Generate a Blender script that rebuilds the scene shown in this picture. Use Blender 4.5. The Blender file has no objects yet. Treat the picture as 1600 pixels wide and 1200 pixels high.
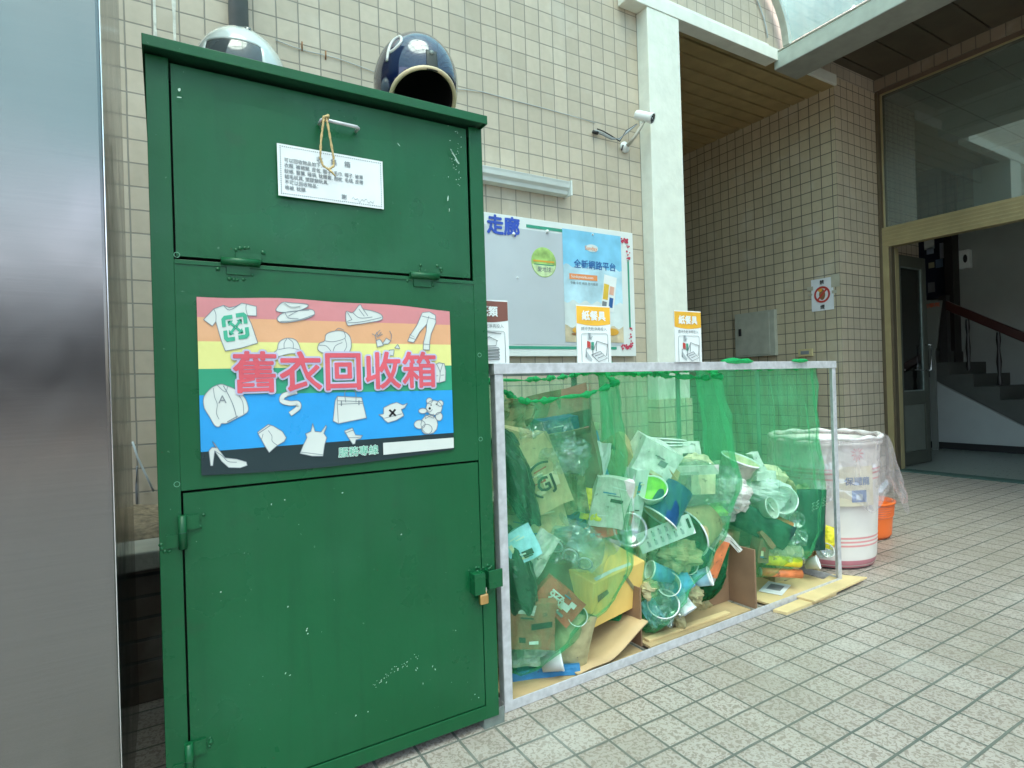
import bpy, bmesh, math, random
from mathutils import Vector, Matrix, Euler, noise
random.seed(7)
R = math.radians
S = bpy.context.scene
C = S.collection

# ------------------------------------------------------------------ camera
F_PX, YAW, PITCH, ROLL = 907.633, 0.5414922, 0.0014742, -0.0305586
CAM = Vector((0.0, -3.1733, 1.0))
_f = Vector((math.sin(YAW)*math.cos(PITCH), math.cos(YAW)*math.cos(PITCH), math.sin(PITCH)))
_r = Vector((math.cos(YAW), -math.sin(YAW), 0))
_u = _r.cross(_f)
cr, sr = math.cos(ROLL), math.sin(ROLL)
RT = _r*cr + _u*sr
UP = -_r*sr + _u*cr
FW = _f
cd = bpy.data.cameras.new('camera')
cd.sensor_width = 36; cd.lens = F_PX/1600*36; cd.clip_start = .05; cd.clip_end = 500
co = bpy.data.objects.new('camera', cd); C.objects.link(co)
M = Matrix((( RT.x, UP.x, -FW.x, CAM.x), (RT.y, UP.y, -FW.y, CAM.y), (RT.z, UP.z, -FW.z, CAM.z), (0,0,0,1)))
co.matrix_world = M
S.camera = co

def ray(px, py): return RT*((px-800)/F_PX) + UP*((600-py)/F_PX) + FW
def atY(px, py, Y):
    d = ray(px, py); return CAM + d*((Y-CAM.y)/d.y)
def atX(px, py, X):
    d = ray(px, py); return CAM + d*((X-CAM.x)/d.x)
def atZ(px, py, Z):
    d = ray(px, py); return CAM + d*((Z-CAM.z)/d.z)

# ------------------------------------------------------------------ world, sun, exposure
w = bpy.data.worlds.new('World'); S.world = w; w.use_nodes = True
nt = w.node_tree; nt.nodes.clear()
sky = nt.nodes.new('ShaderNodeTexSky'); sky.sky_type = 'NISHITA'; sky.sun_disc = False
SUN_EL, SUN_ROT = R(66), R(200)
sky.sun_elevation = SUN_EL; sky.sun_rotation = SUN_ROT; sky.dust_density = 4; sky.air_density = 1.0; sky.ozone_density = .6
bg = nt.nodes.new('ShaderNodeBackground'); bg.inputs[1].default_value = .14
wo = nt.nodes.new('ShaderNodeOutputWorld')
nt.links.new(sky.outputs[0], bg.inputs[0]); nt.links.new(bg.outputs[0], wo.inputs[0])
sd = bpy.data.lights.new('sun', 'SUN'); sd.energy = 1.5; sd.angle = R(40); sd.color = (1, .96, .88)
so = bpy.data.objects.new('sun', sd); C.objects.link(so)
# direction to the sun: azimuth measured like the sky texture
sdir = Vector((math.sin(SUN_ROT)*math.cos(SUN_EL), math.cos(SUN_ROT)*math.cos(SUN_EL), math.sin(SUN_EL)))
so.rotation_euler = sdir.to_track_quat('Z', 'Y').to_euler()
so.location = (0, -3, 9)
S.view_settings.view_transform = 'Standard'; S.view_settings.look = 'None'
S.view_settings.exposure = 2.05; S.view_settings.gamma = 1
S.cycles.max_bounces = 10; S.cycles.diffuse_bounces = 5; S.cycles.transparent_max_bounces = 40
S.cycles.transmission_bounces = 8; S.cycles.caustics_reflective = False; S.cycles.caustics_refractive = False
S.cycles.use_denoising = True; S.cycles.sample_clamp_indirect = 6

# ------------------------------------------------------------------ materials
def newmat(name):
    m = bpy.data.materials.new(name); m.use_nodes = True
    return m, m.node_tree.nodes, m.node_tree.links, m.node_tree.nodes['Principled BSDF']
def _map(N, L, axes=None, scale=1):
    g = N.new('ShaderNodeNewGeometry'); return g.outputs['Position']
_cache = {}
def mat(name, col, rough=.6, metal=0, var=.12, vs=9, bump=0, bs=60, spec=.5, col2=None, trans=0, coat=0, thr=None):
    """painted / paper / plastic surface with uneven tone; thr = share of specks of col2"""
    if name in _cache: return _cache[name]
    m, N, L, B = newmat(name)
    pos = _map(N, L)
    n = N.new('ShaderNodeTexNoise'); n.inputs['Scale'].default_value = vs; n.inputs['Detail'].default_value = 6
    L.new(pos, n.inputs['Vector'])
    r = N.new('ShaderNodeMapRange'); r.inputs[1].default_value = .3; r.inputs[2].default_value = .7
    L.new(n.outputs[0], r.inputs[0])
    mx = N.new('ShaderNodeMix'); mx.data_type = 'RGBA'
    a = [c*(1-var) for c in col]; b = [min(1, c*(1+var)) for c in col]
    mx.inputs[6].default_value = (*a, 1); mx.inputs[7].default_value = (*b, 1)
    L.new(r.outputs[0], mx.inputs[0]); out = mx.outputs[2]
    if thr is not None:
        n2 = N.new('ShaderNodeTexNoise'); n2.inputs['Scale'].default_value = 30; n2.inputs['Detail'].default_value = 8
        L.new(pos, n2.inputs['Vector'])
        r2 = N.new('ShaderNodeMapRange'); r2.inputs[1].default_value = thr; r2.inputs[2].default_value = thr+.015
        L.new(n2.outputs[0], r2.inputs[0])
        m2 = N.new('ShaderNodeMix'); m2.data_type = 'RGBA'; m2.inputs[7].default_value = (*(col2 or (.6,.6,.6)), 1)
        L.new(out, m2.inputs[6]); L.new(r2.outputs[0], m2.inputs[0]); out = m2.outputs[2]
    L.new(out, B.inputs['Base Color'])
    rr = N.new('ShaderNodeMapRange'); rr.inputs[3].default_value = max(0, rough-.08); rr.inputs[4].default_value = min(1, rough+.08)
    L.new(n.outputs[0], rr.inputs[0]); L.new(rr.outputs[0], B.inputs['Roughness'])
    B.inputs['Metallic'].default_value = metal; B.inputs['Specular IOR Level'].default_value = spec
    B.inputs['Transmission Weight'].default_value = trans
    B.inputs['Coat Weight'].default_value = coat; B.inputs['Coat Roughness'].default_value = .08
    if bump:
        nb = N.new('ShaderNodeTexNoise'); nb.inputs['Scale'].default_value = bs; nb.inputs['Detail'].default_value = 4
        L.new(pos, nb.inputs['Vector'])
        bp = N.new('ShaderNodeBump'); bp.inputs['Strength'].default_value = bump; bp.inputs['Distance'].default_value = .01
        L.new(nb.outputs[0], bp.inputs['Height']); L.new(bp.outputs[0], B.inputs['Normal'])
    _cache[name] = m; return m

def tile_mat(name, ax, pitch, off, colA, colB, grout, mortar=.0045, rough=.45, speck=None, grime=.25, offset=0.0, dirt=(.25,.22,.17)):
    """square ceramic tiles laid out in metres on the plane of the two world axes ax"""
    m, N, L, B = newmat(name)
    pos = _map(N, L)
    sp = N.new('ShaderNodeSeparateXYZ'); L.new(pos, sp.inputs[0])
    cb = N.new('ShaderNodeCombineXYZ')
    for k in (0, 1):
        ad = N.new('ShaderNodeMath'); ad.operation = 'ADD'; ad.inputs[1].default_value = -off[k] + 50*pitch[k]
        L.new(sp.outputs[ax[k]], ad.inputs[0]); L.new(ad.outputs[0], cb.inputs[k])
    # hand-laid waviness of the joints
    nw = N.new('ShaderNodeTexNoise'); nw.inputs['Scale'].default_value = 5; nw.inputs['Detail'].default_value = 2
    L.new(pos, nw.inputs['Vector'])
    vs_ = N.new('ShaderNodeVectorMath'); vs_.operation = 'MULTIPLY_ADD'
    vs_.inputs[1].default_value = (.006, .006, 0)
    L.new(nw.outputs['Color'], vs_.inputs[0]); L.new(cb.outputs[0], vs_.inputs[2])
    br = N.new('ShaderNodeTexBrick'); br.offset = offset; br.squash = 1
    br.inputs['Scale'].default_value = 1; br.inputs['Brick Width'].default_value = pitch[0]; br.inputs['Row Height'].default_value = pitch[1]
    br.inputs['Mortar Size'].default_value = mortar; br.inputs['Mortar Smooth'].default_value = .25; br.inputs['Bias'].default_value = 0
    br.inputs['Color1'].default_value = (*colA, 1); br.inputs['Color2'].default_value = (*colB, 1)
    br.inputs['Mortar'].default_value = (*grout, 1)
    L.new(vs_.outputs[0], br.inputs['Vector'])
    out = br.outputs['Color']
    inv = N.new('ShaderNodeMath'); inv.operation = 'SUBTRACT'; inv.inputs[0].default_value = 1; L.new(br.outputs['Fac'], inv.inputs[1])
    if speck:
        sc, dark, amt = speck
        v = N.new('ShaderNodeTexNoise'); v.inputs['Scale'].default_value = sc; v.inputs['Detail'].default_value = 1.2; v.inputs['Distortion'].default_value = .9
        L.new(pos, v.inputs['Vector'])
        r = N.new('ShaderNodeMapRange'); r.inputs[1].default_value = .50; r.inputs[2].default_value = .57; r.inputs[4].default_value = amt
        L.new(v.outputs[0], r.inputs[0])
        mu = N.new('ShaderNodeMath'); mu.operation = 'MULTIPLY'; L.new(r.outputs[0], mu.inputs[0]); L.new(inv.outputs[0], mu.inputs[1])
        mm = N.new('ShaderNodeMix'); mm.data_type = 'RGBA'; mm.inputs[7].default_value = (*dark, 1)
        L.new(out, mm.inputs[6]); L.new(mu.outputs[0], mm.inputs[0]); out = mm.outputs[2]
    # grime in broad patches and fine mottling
    mp = N.new('ShaderNodeMapping'); mp.inputs['Scale'].default_value = (5, 5, .5); L.new(pos, mp.inputs[0])
    g = N.new('ShaderNodeTexNoise'); g.inputs['Scale'].default_value = 1; g.inputs['Detail'].default_value = 8; L.new(mp.outputs[0], g.inputs['Vector'])
    r = N.new('ShaderNodeMapRange'); r.inputs[1].default_value = .5; r.inputs[2].default_value = .8; r.inputs[4].default_value = grime; L.new(g.outputs[0], r.inputs[0])
    mm = N.new('ShaderNodeMix'); mm.data_type = 'RGBA'; mm.inputs[7].default_value = (*dirt, 1)
    L.new(out, mm.inputs[6]); L.new(r.outputs[0], mm.inputs[0]); out = mm.outputs[2]
    for sc, lo, hi, amt, colr in ((1.3, .5, .75, grime, dirt), (22, .35, .75, .18, dirt), (3.5, .56, .7, .14, (.75, .75, .7))):
        g = N.new('ShaderNodeTexNoise'); g.inputs['Scale'].default_value = sc; g.inputs['Detail'].default_value = 7
        L.new(pos, g.inputs['Vector'])
        r = N.new('ShaderNodeMapRange'); r.inputs[1].default_value = lo; r.inputs[2].default_value = hi; r.inputs[4].default_value = amt
        L.new(g.outputs[0], r.inputs[0])
        mm = N.new('ShaderNodeMix'); mm.data_type = 'RGBA'; mm.inputs[7].default_value = (*colr, 1)
        L.new(out, mm.inputs[6]); L.new(r.outputs[0], mm.inputs[0]); out = mm.outputs[2]
    L.new(out, B.inputs['Base Color'])
    ra = N.new('ShaderNodeMapRange'); ra.inputs[3].default_value = rough; ra.inputs[4].default_value = .9
    L.new(br.outputs['Fac'], ra.inputs[0]); L.new(ra.outputs[0], B.inputs['Roughness'])
    nb = N.new('ShaderNodeTexNoise'); nb.inputs['Scale'].default_value = 40; nb.inputs['Detail'].default_value = 5; L.new(pos, nb.inputs['Vector'])
    hh = N.new('ShaderNodeMath'); hh.operation = 'MULTIPLY_ADD'; hh.inputs[1].default_value = .12
    L.new(nb.outputs[0], hh.inputs[0]); L.new(inv.outputs[0], hh.inputs[2])
    bp = N.new('ShaderNodeBump'); bp.inputs['Strength'].default_value = .7; bp.inputs['Distance'].default_value = .003
    L.new(hh.outputs[0], bp.inputs['Height']); L.new(bp.outputs[0], B.inputs['Normal'])
    return m

def sheer(name, col, opac, tint, streak=(60, 60, 4), rough=.5, gloss=0.0, trl=.5, amp=.17):
    """net or film: transparent threads/holes with coloured threads, opacity uneven along the weave"""
    m, N, L, B = newmat(name)
    N.remove(B); out = N['Material Output']
    pos = _map(N, L)
    mp = N.new('ShaderNodeMapping'); mp.inputs['Scale'].default_value = streak; L.new(pos, mp.inputs[0])
    n = N.new('ShaderNodeTexNoise'); n.inputs['Scale'].default_value = 1; n.inputs['Detail'].default_value = 5; L.new(mp.outputs[0], n.inputs['Vector'])
    r = N.new('ShaderNodeMapRange'); r.inputs[1].default_value = .3; r.inputs[2].default_value = .75
    r.inputs[3].default_value = max(0, opac-amp); r.inputs[4].default_value = min(1, opac+amp)
    L.new(n.outputs[0], r.inputs[0])
    tr = N.new('ShaderNodeBsdfTransparent'); tr.inputs[0].default_value = (*tint, 1)
    df = N.new('ShaderNodeBsdfDiffuse'); df.inputs[0].default_value = (*col, 1)
    tl = N.new('ShaderNodeBsdfTranslucent'); tl.inputs[0].default_value = (*col, 1)
    m1 = N.new('ShaderNodeMixShader'); m1.inputs[0].default_value = trl; L.new(df.outputs[0], m1.inputs[1]); L.new(tl.outputs[0], m1.inputs[2])
    top = m1.outputs[0]
    m2 = N.new('ShaderNodeMixShader'); L.new(r.outputs[0], m2.inputs[0]); L.new(tr.outputs[0], m2.inputs[1]); L.new(top, m2.inputs[2])
    fin = m2.outputs[0]
    if gloss:
        gl = N.new('ShaderNodeBsdfGlossy'); gl.inputs['Roughness'].default_value = rough; gl.inputs[0].default_value = (.9,.95,.95,1)
        m3 = N.new('ShaderNodeMixShader'); m3.inputs[0].default_value = gloss; L.new(fin, m3.inputs[1]); L.new(gl.outputs[0], m3.inputs[2]); fin = m3.outputs[0]
    L.new(fin, out.inputs[0]); return m

def glass_mat(name, tint, gloss=.08, rough=.02, haze=0):
    m, N, L, B = newmat(name); N.remove(B); out = N['Material Output']
    tr = N.new('ShaderNodeBsdfTransparent'); tr.inputs[0].default_value = (*tint, 1)
    gl = N.new('ShaderNodeBsdfGlossy'); gl.inputs['Roughness'].default_value = rough
    fr = N.new('ShaderNodeFresnel'); fr.inputs[0].default_value = 1.5
    ad = N.new('ShaderNodeMath'); ad.operation = 'ADD'; ad.inputs[1].default_value = gloss; L.new(fr.outputs[0], ad.inputs[0])
    mx = N.new('ShaderNodeMixShader'); L.new(ad.outputs[0], mx.inputs[0]); L.new(tr.outputs[0], mx.inputs[1]); L.new(gl.outputs[0], mx.inputs[2])
    fin = mx.outputs[0]
    if haze:
        df = N.new('ShaderNodeBsdfDiffuse'); df.inputs[0].default_value = (.5, .55, .5, 1); m2 = N.new('ShaderNodeMixShader'); m2.inputs[0].default_value = haze  # pale diffuse veil: haze painted in to lighten the pane
        L.new(fin, m2.inputs[1]); L.new(df.outputs[0], m2.inputs[2]); fin = m2.outputs[0]
    L.new(fin, out.inputs[0]); return m

TW, TH = .109901, .108151
BEIGE = (.46, .39, .30); BEIGE2 = (.55, .47, .37); GROUT = (.26, .24, .21)
m_wall = tile_mat('beige wall tile', (0, 2), (TW, TH), (1.7636, 3.3752), BEIGE, BEIGE2, GROUT, mortar=.0038)
m_wallx = tile_mat('beige wall tile side', (1, 2), (TW, TH), (.0473, 2.2102), (.48, .41, .28), (.56, .48, .33), (.13, .12, .10), grime=.25)
m_wally = tile_mat('beige pillar tile', (0, 2), (TW, TH), (5.6589, 2.2102), (.52, .44, .32), (.59, .50, .36), (.14, .125, .105), grime=.2)
m_floor = tile_mat('speckled floor tile', (0, 1), (.11645, .11645), (.8126, -1.6692), (.38, .33, .295), (.455, .40, .36), (.10, .115, .10), mortar=.0044,
                   rough=.38, speck=(95, (.19, .145, .12), .75), grime=.35)
m_brick = tile_mat('planter brick', (0, 2), (.22, .07), (0, 0), (.10, .07, .05), (.12, .085, .06), (.05, .05, .045), offset=.5, mortar=.006)

GREEN = (.005, .082, .027)
def enamel():
    """old green enamel: rain streaks, chalky patches, rusty pin marks"""
    m, N, L, B = newmat('green enamel paint'); pos = _map(N, L)
    def ns(sc, det, lo, hi, amt, scale=None):
        n = N.new('ShaderNodeTexNoise'); n.inputs['Scale'].default_value = sc; n.inputs['Detail'].default_value = det
        if scale:
            mp = N.new('ShaderNodeMapping'); mp.inputs['Scale'].default_value = scale; L.new(pos, mp.inputs[0]); L.new(mp.outputs[0], n.inputs['Vector'])
        else: L.new(pos, n.inputs['Vector'])
        q = N.new('ShaderNodeMapRange'); q.inputs[1].default_value = lo; q.inputs[2].default_value = hi; q.inputs[4].default_value = amt; L.new(n.outputs[0], q.inputs[0]); return q.outputs[0], n.outputs[0]
    cur = None
    for (a, col) in ((ns(2.2, 5, .35, .7, .55), (.008, .110, .040)), (ns(3, 6, .5, .8, .5, (7, 7, .5)), (.004, .055, .020)), (ns(1.4, 7, .56, .8, .30), (.045, .16, .095)),
                     (ns(75, 3, .74, .76, .4), (.14, .26, .17)), (ns(60, 4, .745, .76, .8), (.07, .035, .015)), (ns(9, 9, .64, .70, .25), (.02, .06, .03))):
        x = N.new('ShaderNodeMix'); x.data_type = 'RGBA'
        if cur is None: x.inputs[6].default_value = (*GREEN, 1)
        else: L.new(cur, x.inputs[6])
        x.inputs[7].default_value = (*col, 1); L.new(a[0], x.inputs[0]); cur = x.outputs[2]
    L.new(cur, B.inputs['Base Color'])
    f, raw = ns(5, 8, .3, .7, 1)
    q = N.new('ShaderNodeMapRange'); q.inputs[3].default_value = .24; q.inputs[4].default_value = .46; L.new(f, q.inputs[0]); L.new(q.outputs[0], B.inputs['Roughness'])
    B.inputs['Specular IOR Level'].default_value = .34
    h, raw = ns(14, 6, .2, .8, 1)
    bp = N.new('ShaderNodeBump'); bp.inputs['Strength'].default_value = .12; bp.inputs['Distance'].default_value = .01; L.new(h, bp.inputs['Height']); L.new(bp.outputs[0], B.inputs['Normal'])
    return m
m_green = enamel()
m_greend = mat('green with painted shade', (.012, .075, .038), rough=.5)  # darkened green: shade painted under roof and on recessed rail; hinge joint too
m_white = mat('white print', (.78, .80, .80), rough=.45, var=.03)
m_paper = mat('white paper', (.74, .76, .77), rough=.6, var=.04, bump=.1, bs=20)
m_black = mat('black ink', (.02, .02, .022), rough=.5)
m_grey = mat('grey ink', (.20, .22, .24), rough=.5)
m_lgrey = mat('light grey ink', (.42, .46, .48), rough=.5)
m_zinc = mat('galvanised steel', (.56, .555, .58), rough=.5, metal=.25, var=.16, vs=45, bump=.05)
m_zincd = mat('weathered galvanised steel', (.20, .24, .22), rough=.5, metal=.3, var=.25, vs=20)
def brushed():
    m, N, L, B = newmat('brushed stainless steel'); pos = _map(N, L)
    mp = N.new('ShaderNodeMapping'); mp.inputs['Scale'].default_value = (3, 3, 500); L.new(pos, mp.inputs[0])
    n = N.new('ShaderNodeTexNoise'); n.inputs['Scale'].default_value = 1; n.inputs['Detail'].default_value = 3; L.new(mp.outputs[0], n.inputs['Vector'])
    sm_ = N.new('ShaderNodeTexNoise'); sm_.inputs['Scale'].default_value = 6; sm_.inputs['Detail'].default_value = 7; sm_.inputs['Distortion'].default_value = .8; L.new(pos, sm_.inputs['Vector'])
    q = N.new('ShaderNodeMapRange'); q.inputs[1].default_value = .3; q.inputs[2].default_value = .85; q.inputs[3].default_value = .15; q.inputs[4].default_value = .27; L.new(sm_.outputs[0], q.inputs[0]); L.new(q.outputs[0], B.inputs['Roughness'])
    c = N.new('ShaderNodeMapRange'); c.inputs[3].default_value = .21; c.inputs[4].default_value = .26; L.new(n.outputs[0], c.inputs[0])
    wt = N.new('ShaderNodeMix'); wt.data_type = 'RGBA'; wt.blend_type = 'MULTIPLY'; wt.inputs[0].default_value = 1; wt.inputs[7].default_value = (1.0, .965, .92, 1); L.new(c.outputs[0], wt.inputs[6]); L.new(wt.outputs[2], B.inputs['Base Color']); B.inputs['Metallic'].default_value = 1
    bp = N.new('ShaderNodeBump'); bp.inputs['Strength'].default_value = .02; bp.inputs['Distance'].default_value = .001; L.new(n.outputs[0], bp.inputs['Height'])
    lw = N.new('ShaderNodeTexNoise'); lw.inputs['Scale'].default_value = 1.1; L.new(pos, lw.inputs['Vector'])
    b2 = N.new('ShaderNodeBump'); b2.inputs['Strength'].default_value = .12; b2.inputs['Distance'].default_value = .05; L.new(lw.outputs[0], b2.inputs['Height']); L.new(bp.outputs[0], b2.inputs['Normal'])
    L.new(b2.outputs[0], B.inputs['Normal']); return m
m_steel = brushed()
m_brass = mat('brass', (.75, .45, .18), rough=.28, metal=1)
m_chrome = mat('bright steel', (.8, .8, .8), rough=.2, metal=1)
m_col = mat('cream column paint', (.74, .76, .68), rough=.55, var=.05, vs=14, bump=.25, bs=26)
m_colside = m_col
m_beam = mat('white beam paint', (.76, .77, .70), rough=.6, var=.06)
m_plank = None
m_dark = mat('dark void', (.012, .012, .012), rough=.9)
m_card = mat('corrugated cardboard', (.52, .36, .19), rough=.8, var=.12, bump=.1, bs=40)
m_cardd = mat('brown cardboard', (.26, .155, .09), rough=.85, var=.15, bump=.1, bs=40)
m_cardy = mat('yellow cardboard', (.78, .52, .15), rough=.6, var=.08)
m_rope = mat('straw rope', (.58, .42, .20), rough=.9, var=.3, vs=150, bump=.6, bs=300)
m_net = sheer('green netting', (.14, .68, .33), .31, (.91, 1, .94), streak=(34, 34, 5), amp=.13)
m_netd = sheer('folded green netting', (.05, .52, .20), .75, (.7, 1, .8), streak=(90, 90, 90))
m_film = sheer('clear film', (.82, .74, .77), .28, (.97, .95, .97), streak=(18, 18, 5), gloss=.14, rough=.12)
m_clear = sheer('clear plastic', (.60, .68, .66), .22, (.9, .97, .95), streak=(30, 30, 30), gloss=.18, rough=.1)
m_poly = sheer('blue green canopy sheet', (.22, .46, .49), .62, (.76, .92, .87), streak=(1, 3, 1), gloss=.03, rough=.2, trl=.75)
m_glass = glass_mat('window glass', (.75, .84, .78), gloss=.12, haze=.12)
m_doorglass = glass_mat('door glass', (.5, .6, .55), gloss=.03)

# ------------------------------------------------------------------ mesh builder
OFF = {}
class MB:
    def __init__(s): s.bm = bmesh.new(); s.m = []
    def mi(s, m):
        if m not in s.m: s.m.append(m)
        return s.m.index(m)
    def box(s, x0, x1, y0, y1, z0, z1, m, T=None):
        P = [Vector((x, y, z)) for z in (z0, z1) for y in (y0, y1) for x in (x0, x1)]
        if T is not None: P = [T @ p for p in P]
        v = [s.bm.verts.new(p) for p in P]; k = s.mi(m)
        for a in ((0,2,3,1), (4,5,7,6), (0,1,5,4), (2,6,7,3), (0,4,6,2), (1,3,7,5)):
            f = s.bm.faces.new([v[i] for i in a]); f.material_index = k
        return s
    def poly(s, pts, m, flip=False):
        v = [s.bm.verts.new(Vector(p)) for p in pts]
        if flip: v.reverse()
        f = s.bm.faces.new(v); f.material_index = s.mi(m); return s
    def slab(s, pts, vec, m):
        """prism: outline pts swept by vec"""
        vec = Vector(vec); k = s.mi(m)
        a = [s.bm.verts.new(Vector(p)) for p in pts]; b = [s.bm.verts.new(Vector(p)+vec) for p in pts]
        n = len(a)
        s.bm.faces.new(a).material_index = k; s.bm.faces.new(b[::-1]).material_index = k
        for i in range(n):
            s.bm.faces.new((a[i], b[i], b[(i+1) % n], a[(i+1) % n])).material_index = k
        return s
    def grid(s, fn, nu, nv, m, close_u=False, smooth=True):
        k = s.mi(m); V = [[s.bm.verts.new(Vector(fn(i/nu, j/nv))) for j in range(nv+1)] for i in range(nu if close_u else nu+1)]
        for i in range(nu):
            for j in range(nv):
                i2 = (i+1) % nu if close_u else i+1
                f = s.bm.faces.new((V[i][j], V[i2][j], V[i2][j+1], V[i][j+1])); f.material_index = k; f.smooth = smooth
        return V
    def tube(s, pts, r, m, seg=10, caps=True, closed=False):
        pts = [Vector(p) for p in pts]; k = s.mi(m); rings = []; n = len(pts)
        up = Vector((0, 0, 1))
        for i, p in enumerate(pts):
            if closed: d = pts[(i+1) % n]-pts[i-1]
            else: d = (pts[min(i+1, n-1)]-pts[max(i-1, 0)])
            d.normalize()
            a = d.cross(up)
            if a.length < .05: a = d.cross(Vector((1, 0, 0)))
            a.normalize(); b = d.cross(a).normalized()
            rr = r[i] if isinstance(r, (list, tuple)) else r
            rings.append([s.bm.verts.new(p + a*math.cos(t)*rr + b*math.sin(t)*rr) for t in [2*math.pi*q/seg for q in range(seg)]])
        for i in range(n if closed else n-1):
            A, B_ = rings[i], rings[(i+1) % n]
            for q in range(seg):
                f = s.bm.faces.new((A[q], A[(q+1) % seg], B_[(q+1) % seg], B_[q])); f.material_index = k; f.smooth = True
        if caps and not closed:
            s.bm.faces.new(rings[0]).material_index = k; s.bm.faces.new(rings[-1][::-1]).material_index = k
        return s
    def lathe(s, prof, m, T=None, seg=36, wob=0, smooth=True):
        """prof: (r, z) pairs; m: one material or one per band"""
        T = T or Matrix(); ms = m if isinstance(m, list) else [m]*(len(prof)-1)
        rings = []
        for r_, z in prof:
            rings.append([s.bm.verts.new(T @ Vector((r_*math.cos(2*math.pi*q/seg)*(1+wob*math.sin(q*1.7+z*40)), r_*math.sin(2*math.pi*q/seg), z))) for q in range(seg)])
        for i in range(len(prof)-1):
            k = s.mi(ms[i])
            for q in range(seg):
                f = s.bm.faces.new((rings[i][q], rings[i][(q+1) % seg], rings[i+1][(q+1) % seg], rings[i+1][q])); f.material_index = k; f.smooth = smooth
        return s
    def disc(s, T, r, m, seg=28, z=0):
        s.poly([T @ Vector((r*math.cos(2*math.pi*q/seg), r*math.sin(2*math.pi*q/seg), z)) for q in range(seg)], m); return s
    def text(s, txt, T, size, m, bold=0, align='LEFT', sx=1, n=8):
        """flat lettering; bold = extra stroke half-width as a share of the size, made of stacked print layers"""
        cu = bpy.data.curves.new('t', 'FONT'); cu.body = txt; cu.size = size; cu.align_x = align
        cu.resolution_u = 2; cu.fill_mode = 'FRONT'
        o = bpy.data.objects.new('t', cu); C.objects.link(o)
        bpy.context.view_layer.update()
        me = bpy.data.meshes.new_from_object(o.evaluated_get(bpy.context.evaluated_depsgraph_get()))
        k = s.mi(m); offs = [(0, 0)]
        if bold > 0: offs = [(0, 0)]+[(bold*size*math.cos(6.2832*i/n), bold*size*math.sin(6.2832*i/n)) for i in range(n)]
        for q, (ox, oy) in enumerate(offs):
            vs = [s.bm.verts.new(T @ Vector((v.co.x*sx+ox, v.co.y+oy, q*.00005))) for v in me.vertices]
            for p in me.polygons:
                try: s.bm.faces.new([vs[i] for i in p.vertices]).material_index = k
                except ValueError: pass
        bpy.data.objects.remove(o); bpy.data.meshes.remove(me); bpy.data.curves.remove(cu)
        return s
    def build(s, name, parent=None, label=None, cat=None, group=None, kind=None, bevel=0, smooth=False, solid=0, sub=0, origin=None, fixn=True):
        if fixn: bmesh.ops.recalc_face_normals(s.bm, faces=[f for f in s.bm.faces])
        me = bpy.data.meshes.new(name); o = bpy.data.objects.new(name, me); C.objects.link(o)
        if parent is not None:
            off = OFF[parent.name]; o.parent = parent
        else:
            if origin is None:
                xs = [v.co for v in s.bm.verts]
                origin = Vector(((min(v.x for v in xs)+max(v.x for v in xs))/2, (min(v.y for v in xs)+max(v.y for v in xs))/2, min(v.z for v in xs)))
            off = Vector(origin); o.location = off
        OFF[o.name] = off
        bmesh.ops.translate(s.bm, verts=s.bm.verts, vec=-off)
        s.bm.to_mesh(me); s.bm.free()
        for m in s.m: me.materials.append(m)
        if smooth:
            for p in me.polygons: p.use_smooth = True
        if sub:
            q = o.modifiers.new('s', 'SUBSURF'); q.levels = sub; q.render_levels = sub
        if solid:
            q = o.modifiers.new('t', 'SOLIDIFY'); q.thickness = solid; q.offset = 0
        if bevel:
            q = o.modifiers.new('b', 'BEVEL'); q.width = bevel; q.segments = 2; q.limit_method = 'ANGLE'; q.angle_limit = R(40)
        if label: o['label'] = label
        if cat: o['category'] = cat
        if group: o['group'] = group
        if kind: o['kind'] = kind
        return o
def thing(name, label, cat, loc, group=None):
    o = bpy.data.objects.new(name, None); C.objects.link(o); o.location = loc; o['label'] = label; o['category'] = cat
    o.empty_display_size = .1
    if group: o['group'] = group
    OFF[o.name] = Vector(loc); return o
# text frames: on a plane that faces the viewer side (-Y), or the left (-X)
def TY(x, y, z, roll=0): return Matrix.Translation((x, y, z)) @ Matrix.Rotation(R(90), 4, 'X') @ Matrix.Rotation(R(roll), 4, 'Z')
def TX(x, y, z, roll=0): return Matrix.Translation((x, y, z)) @ Matrix.Rotation(R(-90), 4, 'Z') @ Matrix.Rotation(R(90), 4, 'X') @ Matrix.Rotation(R(roll), 4, 'Z')

#PART2
# ================================================================== SETTING
b = MB(); b.box(-30, 6.40, -40, .02, -.05, 0, m_floor); b.build('floor', kind='structure')
m_lobby = mat('dark polished lobby floor', (.20, .22, .19), rough=.3, var=.15, vs=30)
b = MB(); b.box(6.56, 14, -8, 4, -.05, .004, m_lobby); b.build('lobby_floor', kind='structure')
b = MB(); b.box(-60, 60, -80, 60, -.3, -.06, mat('asphalt', (.06, .06, .06), rough=.9)); b.build('ground', kind='structure')
m_sill = mat('dark green threshold', (.05, .10, .085), rough=.5)
b = MB(); b.box(6.40, 6.56, -4.5, .0, -.05, .012, m_sill); b.build('threshold', kind='structure', bevel=.004)

# main wall with the passage opening
b = MB()
b.box(-6, 3.083, 0, .25, 0, 7, m_wall)
b.box(3.083, 6.42, .0, .25, 3.90, 7, m_wall)
b.build('tiled_wall', label='beige square tiled main wall behind the green cabinet and the cage', cat='wall')
b = MB()
b.box(5.659, 5.90, .25, 3.2, 0, 3.90, m_wallx); b.box(5.659, 6.42, .0, .25, 0, 3.90, m_wally)
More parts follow.
